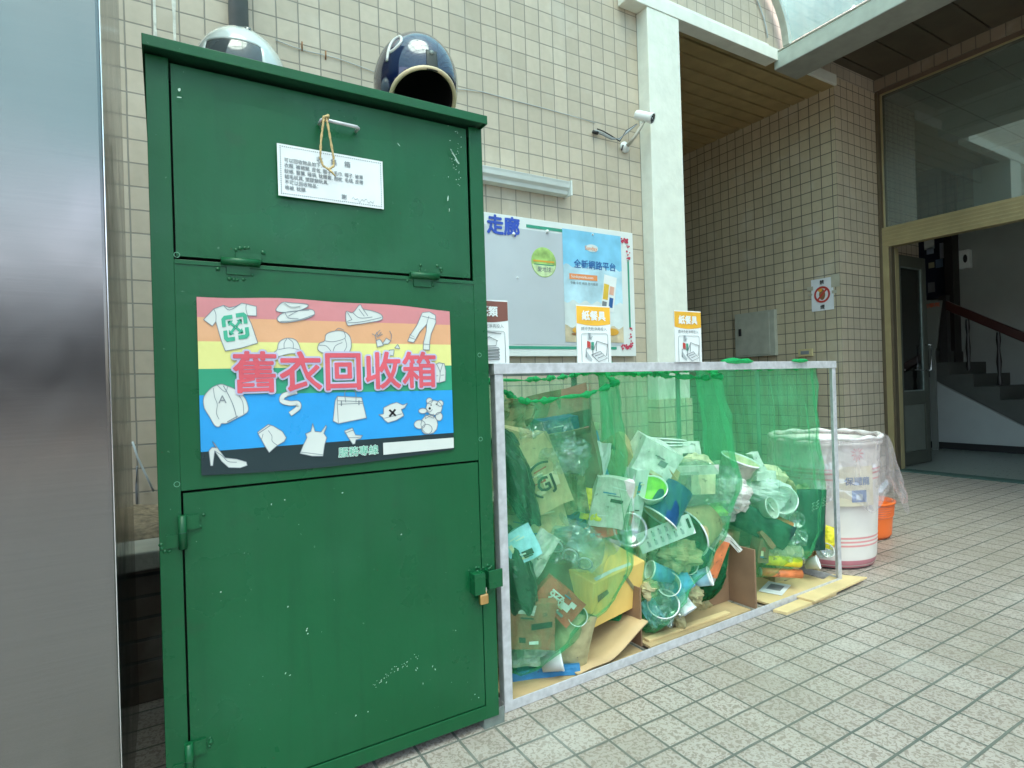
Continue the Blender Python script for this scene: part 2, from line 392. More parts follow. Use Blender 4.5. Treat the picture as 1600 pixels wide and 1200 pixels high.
# the corner side face in the running direction of the passage
b.poly([(5.657, .001, 0), (5.657, .251, 0), (5.657, .251, 3.90), (5.657, .001, 3.90)], m_wallx)
b.box(6.42, 7.36, .06, .20, 0, 3.95, tile_mat('lobby side tile', (0, 2), (TW, TH), (5.6589, 2.2102), (.40, .31, .23), (.42, .33, .25), (.10, .09, .08)))
b.build('tiled_pier', label='brownish square tiled pier and passage wall beside the entrance', cat='wall')
b = MB(); b.box(2.9, 5.90, 3.2, 3.4, 0, 3.95, m_wall); b.box(3.083, 3.20, .25, 3.2, 0, 3.9, m_wallx)
b.build('passage_wall', label='shaded tiled wall closing the back of the passage behind the column', cat='wall')

# plank ceilings
def planks(name, x0, x1, y0, y1, z, pitch, col, label):
    m, N, L, B = newmat(name)
    g = N.new('ShaderNodeNewGeometry'); sp = N.new('ShaderNodeSeparateXYZ'); L.new(g.outputs['Position'], sp.inputs[0])
    n = N.new('ShaderNodeTexNoise'); n.inputs['Scale'].default_value = 6; L.new(g.outputs['Position'], n.inputs[0])
    r = N.new('ShaderNodeMapRange'); r.inputs[3].default_value = .7; r.inputs[4].default_value = 1.3; L.new(n.outputs[0], r.inputs[0])
    mx = N.new('ShaderNodeMix'); mx.data_type = 'RGBA'; mx.blend_type = 'MULTIPLY'; mx.inputs[0].default_value = 1
    mx.inputs[6].default_value = (*col, 1); L.new(r.outputs[0], mx.inputs[7]); L.new(mx.outputs[2], B.inputs['Base Color']); B.inputs['Roughness'].default_value = .45
    mb = MB(); y = y0; gap = .022 if pitch < .2 else .014
    mb.box(x0, x1, y0, y1, z+.03, z+.05, m_dark)
    while y < y1:
        mb.box(x0, x1, y+gap/2, min(y+pitch-gap/2, y1), z, z+.02, m); y += pitch
    return mb.build(name, label=label, cat='ceiling', bevel=.002)
planks('passage_ceiling', 3.083, 5.657, -.02, 3.2, 3.80, .155, (.36, .26, .12), 'ochre brown plank ceiling over the recessed passage')
planks('entrance_soffit', 5.08, 6.42, -7, -.005, 4.03, .30, (.085, .068, .048), 'dark brown panelled soffit above the entrance')

# column and beam
b = MB(); b.box(3.083, 3.41, -.11, .3, .86, 3.72, m_col); col = b.build('column', label='cream painted square column at the corner of the tiled wall', cat='column', bevel=.006)
b = MB(); b.box(3.075, 3.42, -.118, .3, 0, .86, m_wally); b.build('plinth', col, label='brown tiled lower part of the column')
b = MB(); b.box(2.90, 4.60, -.115, -.002, 3.72, 3.815, m_beam); b.box(4.60, 5.657, -.03, -.002, 3.80, 3.90, m_beam); b.box(2.90, 4.60, -.04, -.002, 3.815, 3.90, m_beam)
b.build('beam', label='white painted beam edge crossing above the cream column', cat='beam', bevel=.004)
# ceiling return between beam and planks
# canopy
X0, Z0, AX, BZ = .45, 3.93, 4.40, 1.5
cano = thing('canopy', 'arched blue green translucent canopy with grey ribs and steel gutter', 'canopy', (4.7, -.1, 3.75))
def arc(t, d=0): return (X0+(AX+d)*math.cos(t), Z0+(BZ+d)*math.sin(t))
b = MB(); m_gut = mat('grey painted gutter', (.50, .56, .50), rough=.5, var=.15, vs=7, col2=(.25, .2, .15), thr=.72)
b.box(4.742, 4.75, -14, .01, 3.735, 3.87, m_gut); b.box(4.742, 5.07, -14, .01, 3.727, 3.735, mat('grey gutter bottom', (.32, .33, .30), rough=.55)); b.box(5.062, 5.07, -14, .01, 3.735, 4.05, m_gut)
b.box(4.735, 4.86, -14, -.0, 3.878, 3.884, m_gut); b.slab([(4.80, -.005, 3.884), (4.87, -.005, 3.884), (4.90, -.005, 3.96), (4.87, -.005, 3.96)], (0, -14, 0), m_gut)
b.build('gutter', cano, bevel=.002)
b = MB()
b.grid(lambda u, v: (arc(math.pi*.985*u+.02)[0], -.06-13.9*v, arc(math.pi*.985*u+.02)[1]), 64, 8, m_poly); b.build('canopy_sheet', cano)
m_rib = mat('aluminium rib', (.55, .58, .52), rough=.4, metal=.3)
for k in range(15):
    y = -.07-k*.98; b = MB(); wd = .045 if k else .06
    N_ = 60
    ins = [arc(math.pi*i/N_, -.055) for i in range(N_+1)]; outs = [arc(math.pi*i/N_, -.012) for i in range(N_+1)]
    kk = b.mi(m_rib); V = []
    for (a, c), (d, e) in zip(ins, outs):
        V.append([b.bm.verts.new(q) for q in ((a, y-wd/2, c), (a, y+wd/2, c), (d, y+wd/2, e), (d, y-wd/2, e))])
    for i in range(N_):
        for q in range(4): b.bm.faces.new((V[i][q], V[i][(q+1) % 4], V[i+1][(q+1) % 4], V[i+1][q])).material_index = kk
    b.build('rib', cano)
for k in range(1, 12):
    a, c = arc(math.pi*k/12, -.03); b = MB(); b.box(a-.018, a+.018, -13.9, -.06, c-.018, c+.018, m_rib); b.build('purlin', cano)
# wall-end closing strip of the arch and its flashing cable
b = MB(); b.tube([(X0+(AX-.22)*math.cos(t), -.012, Z0+(BZ-.16)*math.sin(t)) for t in [R(2+i*2) for i in range(40)]], .006, m_lgrey, seg=6)
b.build('cable', label='thin grey cable fixed to the tiles along the canopy arch', cat='cable')
b = MB(); b.tube([(4.86, -.55, 3.90), (4.92, -.60, 4.01)], .012, m_white, seg=8); b.build('drain_stub', label='short white pipe stub sticking up behind the gutter', cat='pipe')

# ================================================================== ENTRANCE
m_gold = mat('champagne anodised aluminium', (.40, .33, .17), rough=.35, metal=.35, var=.1, vs=5)
m_golddk = mat('bronze aluminium', (.13, .10, .06), rough=.4, metal=.3)
XD = 6.40
ent = thing('glazed_entrance', 'glazed entrance front with gold transom and an open glass door', 'entrance', (XD, -2, 0))
b = MB()
b.box(XD, XD+.10, -5.5, -.002, 2.297, 2.50, m_gold)
for k in range(5): b.box(XD-.006, XD, -5.5, -.002, 2.32+k*.036, 2.338+k*.036, m_gold)
b.build('transom', ent, bevel=.002)
b = MB(); b.box(XD-.004, XD+.10, -.085, -.002, 0, 2.297, m_gold); b.box(XD+.01, XD+.08, -.105, -.085, 0, 2.297, m_golddk)
b.box(XD+.10, XD+.17, -.10, -.055, 0, 2.29, m_gold); b.box(XD-.012, XD, -.03, -.002, 0, 3.9, m_golddk)
b.box(XD+.0, XD+.09, -.05, -.002, 2.50, 3.88, m_golddk); b.box(XD-.006, XD+.02, -.062, -.05, 2.50, 3.868, m_gold)
b.box(XD-.006, XD+.02, -5.5, -.05, 3.856, 3.868, m_gold)
b.build('door_frame', ent, bevel=.002)
b = MB(); b.box(XD, XD+.12, -5.5, -.002, 3.87, 3.915, mat('red brown lintel', (.11, .075, .05), rough=.7)); b.build('lintel', ent)
b = MB(); b.box(XD+.03, XD+.036, -5.5, -.05, 2.50, 3.868, m_glass); b.build('upper_window', ent)
leaf = MB(); m_leaf = mat('dark bronze door leaf', (.06, .065, .05), rough=.4, metal=.2)
LY = -.035
def lbox(x0, x1, z0, z1, m, t=.02): leaf.box(x0, x1, LY-t, LY+t, z0, z1, m)
lbox(6.62, 6.70, .02, 2.25, m_leaf); lbox(7.15, 7.24, .02, 2.25, m_leaf); lbox(6.70, 7.15, 2.13, 2.25, m_leaf); lbox(6.70, 7.15, .02, .16, m_leaf); lbox(6.70, 7.15, .66, .80, m_leaf)
lbox(6.70, 7.15, .16, .66, mat('grey door panel', (.10, .11, .09), rough=.5), .006); leaf.box(6.60, 6.62, LY-.03, LY+.03, 0.02, 2.25, m_gold)
lbox(7.135, 7.15, .80, 2.13, m_zincd, .012); lbox(6.70, 7.135, 2.118, 2.13, m_zincd, .012); lbox(6.70, 7.135, .80, .812, m_zincd, .012)
lf = leaf.build('door', ent, bevel=.002)
b = MB(); b.box(6.70, 7.135, LY-.003, LY+.003, .812, 2.118, m_doorglass); b.build('pane', lf)
b = MB(); b.tube([(7.19, LY-.02, 1.02), (7.19, LY-.07, 1.02), (7.19, LY-.07, 1.30), (7.19, LY-.02, 1.30)], .011, m_chrome); b.tube([(7.19, LY-.02, 1.02), (6.86, LY-.05, 1.03)], .005, m_chrome); b.build('handle', lf)
b = MB(); b.box(XD-.02, XD+.12, -5.5, 0, 3.915, 4.03, tile_mat('brown lintel tile', (1, 2), (TW, .118), (0, 3.914), (.21, .16, .11), (.24, .18, .13), (.09, .075, .06)))
b.build('lintel_tiles', ent)
# far side of the entrance wall (hidden behind the frame edge)
b = MB(); b.box(6.42, 6.60, -8, -5.5, 0, 5, m_wallx); b.build('entrance_wall', label='tiled wall on the far side of the entrance', cat='wall')

# lobby shell
m_crm0 = mat('cream notice', (.55, .5, .3), rough=.6)
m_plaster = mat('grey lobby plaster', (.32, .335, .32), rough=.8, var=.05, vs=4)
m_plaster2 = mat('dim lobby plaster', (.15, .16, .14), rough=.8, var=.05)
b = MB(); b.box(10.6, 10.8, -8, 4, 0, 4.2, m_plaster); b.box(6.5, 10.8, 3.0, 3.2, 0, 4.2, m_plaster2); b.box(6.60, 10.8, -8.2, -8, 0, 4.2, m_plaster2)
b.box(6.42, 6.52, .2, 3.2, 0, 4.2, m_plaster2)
b.build('lobby_walls', label='dim grey plaster walls of the lobby behind the glass', cat='wall')
b = MB(); b.box(6.52, 10.8, -8, 3.2, 3.98, 4.1, tile_mat('lobby ceiling panel', (0, 1), (.6, .6), (0, -.2), (.45, .47, .44), (.47, .49, .46), (.12, .13, .12), mortar=.008, grime=.05))
b.box(6.42, 10.8, -8, 3.2, 4.2, 4.3, m_dark); b.build('lobby_ceiling', label='suspended grey panel ceiling of the lobby seen through the glass', cat='ceiling')
b = MB()
for k in range(9): b.box(7.9, 8.5, -1.35+k*.065, -1.32+k*.065, 3.955, 3.985, m_golddk)
b.box(7.88, 8.52, -1.38, -.78, 3.972, 3.978, m_dark)
b.build('ceiling_grille', label='dark slatted grille set in the lobby ceiling', cat='grille')
b = MB(); b.box(7.2, 9.4, .18, .22, 3.5, 3.98, m_plaster2); b.build('lobby_bulkhead', label='grey bulkhead dropping from the lobby ceiling', cat='bulkhead')
b = MB(); b.box(10.3, 10.6, -.75, -.52, 0, 3.2, m_plaster); b.box(10.2, 10.45, -1.0, .8, 3.15, 3.22, m_plaster); b.build('lobby_column', label='pale square column with a ledge deep inside the lobby', cat='column')

# stair
SX = 8.627
st = thing('staircase', 'grey staircase with dark red handrail inside the lobby', 'stairs', (SX+.5, 0, 0))
m_st = mat('grey stair stone', (.06, .062, .054), rough=.6, var=.1)
def strz(y): return .34+(y+.425)*(.954-.34)/(.576+.425)
rise = .16; run = rise/.613
b = MB(); pts = [(SX, .9, strz(.9)), (SX, -1.0, 0.0)]
y = -1.0; z = .0; top = [(SX, -1.0, 0)]
top = []; y = -1.25; z = 0
while y < .75:
    z2 = z+rise; top.append((SX, y, z)); top.append((SX, y, z2)); z = z2; y += run
top.append((SX, .9, z)); 
b.slab(top + [(SX, .9, strz(.9)), (SX, -.978, 0.001)], (1.1, 0, 0), m_st)
b.build('flight', st)
b = MB(); b.slab([(SX+.02, -.978, 0), (SX+.02, .9, strz(.9)-.002), (SX+.02, 1.6, 1.1), (SX+.02, 1.6, 0)], (.05, 0, 0), m_plaster); b.build('side_panel', st)
b = MB(); b.box(SX, SX+.02, -1.0, 1.6, 0, .09, m_dark); b.build('skirting', st)
m_rail = mat('dark red varnished wood', (.045, .012, .009), rough=.35)
m_bal = mat('dark turned baluster wood', (.018, .015, .014), rough=.5)
b = MB(); b.slab([(SX+.02, -1.3, .78), (SX+.02, .35, 1.80), (SX+.02, .35, 1.92), (SX+.02, -1.3, .90)], (.07, 0, 0), m_rail); b.build('handrail', st, bevel=.01)
for k in range(5):
    yy = .12-k*.31; zt = 1.80+(yy-.35)*.618-.01; zb = strz(yy)+.33
    b = MB(); h = zt-zb
    b.lathe([(.02, 0), (.03, h*.08), (.018, h*.2), (.028, h*.45), (.015, h*.7), (.026, h*.85), (.018, h)], m_bal, Matrix.Translation((SX+.055, yy, zb)), seg=10); b.build('baluster', st)
b = MB(); b.box(SX+.02, SX+.12, .33, .42, .9, 1.98, m_bal); b.build('newel_post', st)
# things on and by the lobby wall
XL = 9.74
def lobby_rect(mb, x0, y0, x1, y1, X, t, m):
    a, c = atX(x0, y0, X), atX(x1, y1, X); mb.box(X-t, X, min(a.y, c.y), max(a.y, c.y), min(a.z, c.z), max(a.z, c.z), m)
b = MB(); b.box(XL, XL+.1, -6, .66, 0, 4.1, m_plaster); b.build('stair_wall', label='grey plaster wall rising behind the stair handrail', cat='wall')
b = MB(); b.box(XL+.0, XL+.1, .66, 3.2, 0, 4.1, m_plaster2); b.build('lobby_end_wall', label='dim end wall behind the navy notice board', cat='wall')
b = MB(); lobby_rect(b, 1436, 372, 1500, 462, XL-.02, .04, mat('navy board', (.02, .025, .05), rough=.5)); nb = b.build('lobby_board', label='dark navy board with pinned notices in the lobby', cat='board')
for (x0, y0, x1, y1, mm) in ((1444, 375, 1460, 388, m_white), (1448, 388, 1459, 396, mat('pale blue paper', (.45, .5, .62), rough=.6)), (1468, 380, 1499, 399, mat('lilac paper', (.5, .5, .6), rough=.6)), (1462, 406, 1474, 417, mat('blue paper', (.2, .28, .42), rough=.6)), (1451, 411, 1460, 418, m_crm0), (1450, 442, 1461, 456, mat('grey notice', (.22, .22, .24), rough=.6))):
    b = MB(); lobby_rect(b, x0, y0, x1, y1, XL-.062, .006, mm); b.build('notice', nb)
b = MB(); lobby_rect(b, 1502, 393, 1520, 419, XL-.002, .10, m_white); sd_ = b.build('soap_dispenser', label='white wall dispenser with dark oval window above the stair rail', cat='dispenser', bevel=.012)
q_ = atX(1508, 404, XL-.104); b = MB(); b.disc(Matrix.Translation(q_) @ Matrix.Rotation(R(90), 4, 'Y') @ Matrix.Diagonal((1.8, .8, 1, 1)), .032, m_black); b.build('window', sd_)
b = MB(); b.box(XL-.3, XL-.1, .56, .66, 0, 4.0, m_bal); b.build('door_post', label='dark post standing between the navy board and the grey wall', cat='post')
q = [(8.50, .56, 1.98), (8.50, .30, 1.93), (8.50, .40, 1.30), (8.50, .58, 1.30)]
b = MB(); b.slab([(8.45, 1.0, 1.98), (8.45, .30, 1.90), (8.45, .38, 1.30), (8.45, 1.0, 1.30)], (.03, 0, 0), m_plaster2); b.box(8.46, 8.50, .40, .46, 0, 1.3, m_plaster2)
b.text('請勿攀爬', TX(8.448, .56, 1.83), .06, mat('red print', (.45, .08, .03), rough=.6), bold=.02)
b.build('lobby_sign', label='grey sign panel with red characters standing by the stair', cat='sign')

# ================================================================== PLANTER, PASSAGE BITS
b = MB(); m_conc = mat('pale concrete coping', (.42, .41, .35), rough=.85, bump=.3, bs=60)
b.box(-4, 3.0, -.92, -.80, 0, .44, m_brick); b.box(-4, 3.02, -.96, -.76, .44, .50, m_conc); b.box(2.9, 3.0, -.80, -.0, 0, .47, m_brick)
pl = b.build('planter', label='low brick planter with pale concrete coping behind the cabinet', cat='planter', bevel=.006)
b = MB(); m_soil = mat('dry soil', (.17, .13, .085), rough=.95, var=.5, vs=40, bump=.8, bs=50)
b.grid(lambda u, v: (-4+6.9*u, -.78+.78*v, .46+.05*noise.noise(Vector((u*30, v*6, 0)))+.04*v), 120, 20, m_soil); b.build('soil', pl)

# unseen building, added and shaped for the reflections in the steel cabinet
b = MB(); m_far = tile_mat('far facade tile', (0, 2), (.25, .12), (0, 0), (.24, .23, .22), (.28, .27, .26), (.12, .12, .12))
b.box(-14, 14, -19.3, -18.9, 0, 3.9, m_far)
fb = b.build('reflection_building', label='unseen plain tiled building added across the courtyard for reflections', cat='building')
for k in range(6):
    b = MB(); b.box(-12+k*4, -9.8+k*4, -18.9, -18.86, 1, 2.5, m_dark); b.build('window', fb)

# passage wall fittings (on the plane facing the camera's left)
XW = 5.655
b = MB(); m_eb = mat('pale green enamel', (.40, .41, .34), rough=.5)
P = [atX(*q, XW) for q in ((1152, 492), (1214, 484), (1217, 555), (1156, 562))]
y0, y1, z0, z1 = P[1].y, P[0].y, P[2].z, P[0].z
b.box(XW-.05, XW, y0, y1, z0, z1, m_eb); b.box(XW-.056, XW-.05, y0+.06, y1-.05, z0+.02, z1-.02, m_eb)
eb = b.build('electric_box', label='pale green metal electrical box on the shaded passage wall', cat='electrical box', bevel=.003)
b = MB(); b.box(XW-.064, XW-.056, y1-.09, y1-.06, z0+.24, z0+.32, m_black); b.build('latch', eb)
b = MB(); b.box(XW-.025, XW, .29, .44, 1.20, 1.275, mat('old ivory plastic', (.55, .47, .25), rough=.5))
b.box(XW-.03, XW-.025, .32, .41, 1.22, 1.255, m_grey)
b.build('wall_socket', label='yellowed ivory socket plate just above the cage corner', cat='socket', bevel=.004)
b = MB(); y0, y1, z0, z1 = .065, .29, 1.645, 1.965
for k, (dy, dz, c) in enumerate(((0, .0, 1),)):
    b.box(XW-.004, XW-.001, y0, y1, z0, z1, m_paper)
cy, cz = (y0+y1)/2, (z0+z1)/2
def ring(mb, T, r0, r1, m, seg=40, z=0):
    k = mb.mi(m); A = [mb.bm.verts.new(T @ Vector((r0*math.cos(2*math.pi*i/seg), r0*math.sin(2*math.pi*i/seg), z))) for i in range(seg)]
    Bv = [mb.bm.verts.new(T @ Vector((r1*math.cos(2*math.pi*i/seg), r1*math.sin(2*math.pi*i/seg), z))) for i in range(seg)]
    for i in range(seg): mb.bm.faces.new((A[i], A[(i+1) % seg], Bv[(i+1) % seg], Bv[i])).material_index = k
m_red = mat('red print flat', (.50, .05, .04), rough=.5, var=.05)
T = TX(XW-.006, cy, cz)
m_brn = mat('brown print', (.28, .13, .05), rough=.6); m_or = mat('orange print', (.75, .38, .05), rough=.5)
b.disc(T @ Matrix.Translation((.0, .0, 0)) @ Matrix.Diagonal((.7, 1.2, 1, 1)), .045, m_brn); b.disc(T @ Matrix.Translation((-.02, .05, .0005)), .022, m_or)
ring(b, T @ Matrix.Translation((0, 0, .002)), .062, .082, m_red)
b.poly([T @ Vector(v) for v in ((-.055, -.045, .001), (-.042, -.058, .001), (.055, .045, .001), (.042, .058, .001))], m_red)
b.text('禁', TX(XW-.007, cy+.022, z1-.055), .046, m_black, bold=.02); b.text('煙', TX(XW-.007, cy+.022, z0+.02), .046, m_black, bold=.02)
b.build('no_smoking_sign', label='white taped paper sign with a red no smoking ring', cat='sign')
b = MB(); m_tape = mat('old tape', (.45, .43, .33), rough=.4)
for i_, (a, c, d, e, l_) in enumerate(((.0, .085, 1.86, 1.985, 'large yellowed tape piece at the right upper corner of the no smoking paper'), (.27, .335, 1.86, 1.90, 'upper tape strip at the left edge of the no smoking paper'), (.28, .325, 1.81, 1.83, 'lower tape strip at the left edge of the no smoking paper'), (.03, .08, 1.80, 1.83, 'small tape strip under the large piece right of the no smoking paper'))):
    b = MB(); b.box(XW-.0055, XW-.0045, a, c, d, e, m_tape); b.build('tape', label=l_, cat='tape')

# ================================================================== ON THE MAIN WALL
# bulletin board
m_bd = mat('white board frame', (.70, .73, .72), rough=.4, var=.03); m_bdin = mat('grey magnetic board', (.50, .53, .57), rough=.35, var=.05, vs=3)
m_gl = mat('green border print', (.04, .30, .20), rough=.5, var=.05)
bx0, bx1, bz0, bz1 = 1.15, 2.945, 1.180, 2.072
b = MB(); b.box(bx0, bx1, -.035, -.002, bz0, bz1, m_bd)
bd = b.build('bulletin_board', label='wide pale grey bulletin board with green border on the tiled wall', cat='board', bevel=.003)
b = MB(); b.box(bx0+.06, bx1-.12, -.037, -.035, bz0+.075, bz1-.075, m_bdin); b.build('panel', bd)
b = MB(); b.box(2.03, 2.76, -.037, -.0355, bz1-.062, bz1-.042, m_gl); b.box(bx0+.1, 2.76, -.037, -.0355, bz0+.047, bz0+.066, m_gl); b.box(2.885, 2.90, -.037, -.0355, bz0+.20, bz1-.20, m_gl); b.build('border_line', bd)
b = MB(); b.text('走廊', TY(1.738, -.040, bz1-.118), .125, mat('blue letters', (.03, .08, .45), rough=.5), bold=.035, sx=.97); b.build('lettering', bd)
b = MB(); m_fl = mat('red flower print', (.55, .05, .10), rough=.5)
for (cx, cz, sgn) in ((2.90, bz1-.06, -1), (2.90, bz0+.06, 1)):
    for i in range(46):
        if random.random() < .5: dx, dz = -random.random()*.10, random.random()*.03-.01
        else: dx, dz = random.random()*.03-.02, random.random()*.15
        T = TY(cx+dx, -.0385-i*.00002, cz+dz*sgn); b.disc(T @ Matrix.Diagonal((1, .8, 1, 1)), random.uniform(.004, .010), m_fl, seg=6)
b.build('flower_ornament', bd)
b = MB(); m_g1 = mat('lime sticker', (.36, .55, .16), rough=.45, var=.35, vs=18); m_g2 = mat('pale lime sticker', (.55, .68, .38), rough=.45, var=.2, vs=25)
Tg = TY(2.157, -.0385, 1.795) @ Matrix.Diagonal((1, 1, 1, 1)); b.disc(Tg, .098, m_g1, seg=48)
b.poly([Tg @ Vector((.094*math.cos(R(a)), .094*math.sin(R(a)), .0006)) for a in range(190, 351, 8)], m_g2)
b.box(2.075, 2.24, -.0395, -.039, 1.795, 1.806, m_or); b.box(2.08, 2.235, -.0395, -.039, 1.775, 1.781, m_gl)
b.text('愛地球', TY(2.105, -.0395, 1.735), .036, m_grey, bold=.01)
b.build('round_sticker', label='round lime green sticker on the grey bulletin board', cat='sticker')
for (x, z, r_) in ((1.93, 1.955, .010), (2.19, 2.0, .011), (2.57, 2.02, .006), (1.62, 1.80, .005), (1.95, 1.68, .004)): b = MB(); b.lathe([(0, .012), (r_, .010), (r_*1.1, 0)], m_white, TY(x, -.037, z), seg=12); b.build('pushpin', bd)
# poster
px0, px1, pz0, pz1 = 2.312, 2.826, 1.276, 2.035
m_p1 = mat('poster sky blue', (.22, .55, .78), rough=.35, var=.15, vs=8); m_p2 = mat('poster pale blue', (.48, .68, .78), rough=.35, var=.22, vs=7)
m_p3 = mat('poster cloud', (.68, .74, .74), rough=.35, var=.12, vs=9); m_p4 = mat('poster sand', (.62, .52, .36), rough=.4, var=.25, vs=14)
m_blue = mat('blue print', (.03, .12, .35), rough=.5); m_oran = mat('orange label', (.80, .28, .10), rough=.5)
def zz(v): return pz0+(pz1-pz0)*v
b = MB()
bands = [(0, .14, m_p4), (.14, .36, m_p3), (.36, .68, m_p2), (.68, 1, m_p1)]
edge = {}
def wob(i, v, amp=.012): return zz(v)+(amp*math.sin(i*1.3+v*9) if 0 < v < 1 else 0)
for a, c, mm in bands:
    for i in range(24):
        xa, xb = px0+(px1-px0)*i/24, px0+(px1-px0)*(i+1)/24
        b.poly([(xa, -.0395, wob(i, a)), (xb, -.0395, wob(i+1, a)), (xb, -.0395, wob(i+1, c)), (xa, -.0395, wob(i, c))], mm)
po = b
yy = -.0410
po.text('全新網路平台', TY(2.40, yy, 1.785), .062, m_blue, bold=.018)
T = TY(2.56, yy, 1.925); po.disc(T @ Matrix.Diagonal((1.7, .8, 1, 1)), .032, m_p3); po.text('Sunday', TY(2.497, yy-.001, 1.91), .038, m_oran, bold=.01)
po.box(2.36, 2.60, yy, yy+.001, 1.700, 1.738, m_oran); po.text('Sundayworks.com', TY(2.373, yy-.001, 1.711), .026, m_white, bold=.01)
po.text('手機 平板 網路 皆可使用', TY(2.365, yy, 1.668), .022, m_grey)
m_yel = mat('yellow print', (.78, .50, .06), rough=.5)
def card(x, z, w_, h_, rot, m):
    T = TY(x, yy-.0008, z, rot); po.poly([T @ Vector(v) for v in ((-w_/2, -h_/2, 0), (w_/2, -h_/2, 0), (w_/2, h_/2, 0), (-w_/2, h_/2, 0))], m)
card(2.70, 1.62, .115, .25, -9, m_white); 
yy -= .001
card(2.672, 1.63, .045, .11, -9, m_yel); card(2.725, 1.64, .04, .06, -9, mat('salmon print', (.75, .42, .32), rough=.5)); card(2.715, 1.555, .035, .07, -9, m_blue); card(2.655, 1.545, .04, .035, -9, m_grey)
for (x, z, w_, h_, m) in ((2.42, 1.355, .10, .04, m_or), (2.42, 1.33, .12, .02, m_brn), (2.72, 1.35, .12, .05, m_or), (2.56, 1.42, .04, .07, m_black), (2.56, 1.465, .03, .03, m_brn), (2.66, 1.40, .06, .05, m_p3), (2.44, 1.43, .05, .05, m_p4)):
    T = TY(x, yy-.0005, z); po.disc(T @ Matrix.Diagonal((w_/2, h_/2, 1, 1)), 1, m, seg=14)
po.build('poster', label='sky blue advertising poster with beach scene pinned on the bulletin board', cat='poster')

# batten light / shelf moulding
b = MB(); m_sh = mat('white enamel fitting', (.66, .70, .68), rough=.35, var=.06)
prof = [(-.002, 2.255), (-.05, 2.262), (-.055, 2.285), (-.075, 2.300), (-.080, 2.325), (-.085, 2.340), (-.002, 2.345)]
b.slab([(1.30, y, z) for y, z in prof], (1.06, 0, 0), m_sh)
bt = b.build('wall_light', label='long white batten fitting mounted on the tiles above the bulletin board', cat='light fitting', bevel=.002)
b = MB(); b.box(2.361, 2.372, -.088, -.002, 2.25, 2.348, m_sh); b.build('end_cap', bt)

# camera
sc = thing('security_camera', 'white bullet security camera on a bracket beside the column', 'camera', (2.93, -.02, 2.75))
b = MB(); A = Vector((2.99, -.14, 2.885)); D = Vector((.38, -.78, -.42)).normalized()
Tc = Matrix.Translation(A) @ D.to_track_quat('Z', 'Y').to_matrix().to_4x4()
b.lathe([(0, -.065), (.029, -.065), (.034, -.055), (.034, .05), (.037, .055), (.037, .072), (.031, .072)], m_white, Tc, seg=28); b.build('housing', sc)
b = MB(); b.disc(Tc, .032, mat('dark lens plate', (.03, .03, .035), rough=.2), z=.066)
for k in range(8): b.disc(Tc @ Matrix.Rotation(k*.785, 4, 'Z') @ Matrix.Translation((.021, 0, .068)), .004, m_lgrey, seg=8)
b.disc(Tc, .009, m_lgrey, z=.0682); b.build('lens', sc)
b = MB(); b.lathe([(.0, .0), (.04, .0), (.04, .012), (.015, .02), (.012, .04), (0, .04)], m_white, TY(2.92, -.002, 2.70), seg=20); b.tube([(2.92, -.035, 2.70), (2.94, -.09, 2.745), (2.965, -.12, 2.80), A-Vector((0, 0, .035))], [.014, .012, .012, .010], mat('grey bracket', (.45, .42, .36), rough=.4)); b.build('bracket', sc)
b = MB(); 
for k in range(3): b.tube([(2.62+.02*k, -.015, 2.755+.012*k), (2.70, -.02-.006*k, 2.745+.01*k), (2.78, -.03, 2.722+.012*k), (2.84, -.045, 2.735-.01*k), (2.90, -.05, 2.78+.01*k), (2.96, -.10, 2.84)], .0045, [m_grey, m_lgrey, m_black][k], seg=6)
b.lathe([(0, -.02), (.013, -.02), (.013, .02), (0, .02)], m_black, TY(2.64, -.02, 2.748) @ Matrix.Rotation(1.57, 4, 'Y'), seg=10)
b.tube([(2.885, -.03, 2.70), (2.865, -.035, 2.66)], .006, m_black, seg=6); b.build('cabling', sc)
b = MB(); pts = [(.40, -.006, 2.80), (.60, -.006, 2.745)] + [(.4+.28*k, -.005, 2.80-.055*k*.28/.25-.012*math.sin(k*2.1)) for k in range(1, 7)]
pts = sorted(pts); pts = [atY(x, y, -.006) for x, y in ((430, 62), (455, 72), (480, 80), (515, 88), (530, 92), (560, 103), (600, 118), (650, 130), (700, 137), (752, 143), (800, 156), (850, 169), (890, 180), (930, 192))]
b.tube(pts, .0022, m_lgrey, seg=5)
for (x, y) in ((472, 68), (509, 82)): q = atY(x, y+8, -.006); b.tube([q+Vector((0, 0, -.01)), q+Vector((0, -.004, .035))], .004, m_brn, seg=5)
b.build('wall_cable', label='thin cable stapled along the tiles from helmet to security camera', cat='cable')
b = MB(); b.tube([(.367, -.06, 2.70), (.367, -.06, 7)], .045, mat('grey pvc pipe', (.22, .26, .28), rough=.35), seg=24); b.box(.31, .43, -.06, -.002, 3.3, 3.33, m_zinc)
b.build('drainpipe', label='vertical grey drainpipe on the tiles above the white helmet', cat='pipe')
m_cem = mat('cement smear', (.62, .62, .56), rough=.9, var=.2, vs=40)
for x_, l_ in ((.0125, 'white cement smear along the left tile joint above the cabinet corner'), (.092, 'white cement smear along the right tile joint above the cabinet corner')):
    b = MB(); b.grid(lambda u, v: (x_+(u-.5)*(.010+.014*abs(noise.noise(Vector((x_*50, v*9, 1))))), -.0022, 2.62+.9*v), 2, 40, m_cem, smooth=False); b.build('cement_smear', label=l_, cat='cement smear')
b = MB(); b.grid(lambda u, v: (-.01+.13*u, -.0026, 2.66+.012*noise.noise(Vector((u*6, 3, v)))+(.018+.01*noise.noise(Vector((u*9, 0, 2))))*v), 20, 2, m_cem, smooth=False); b.build('cement_smear', label='white cement smear along the horizontal joint above the cabinet corner', cat='cement smear')
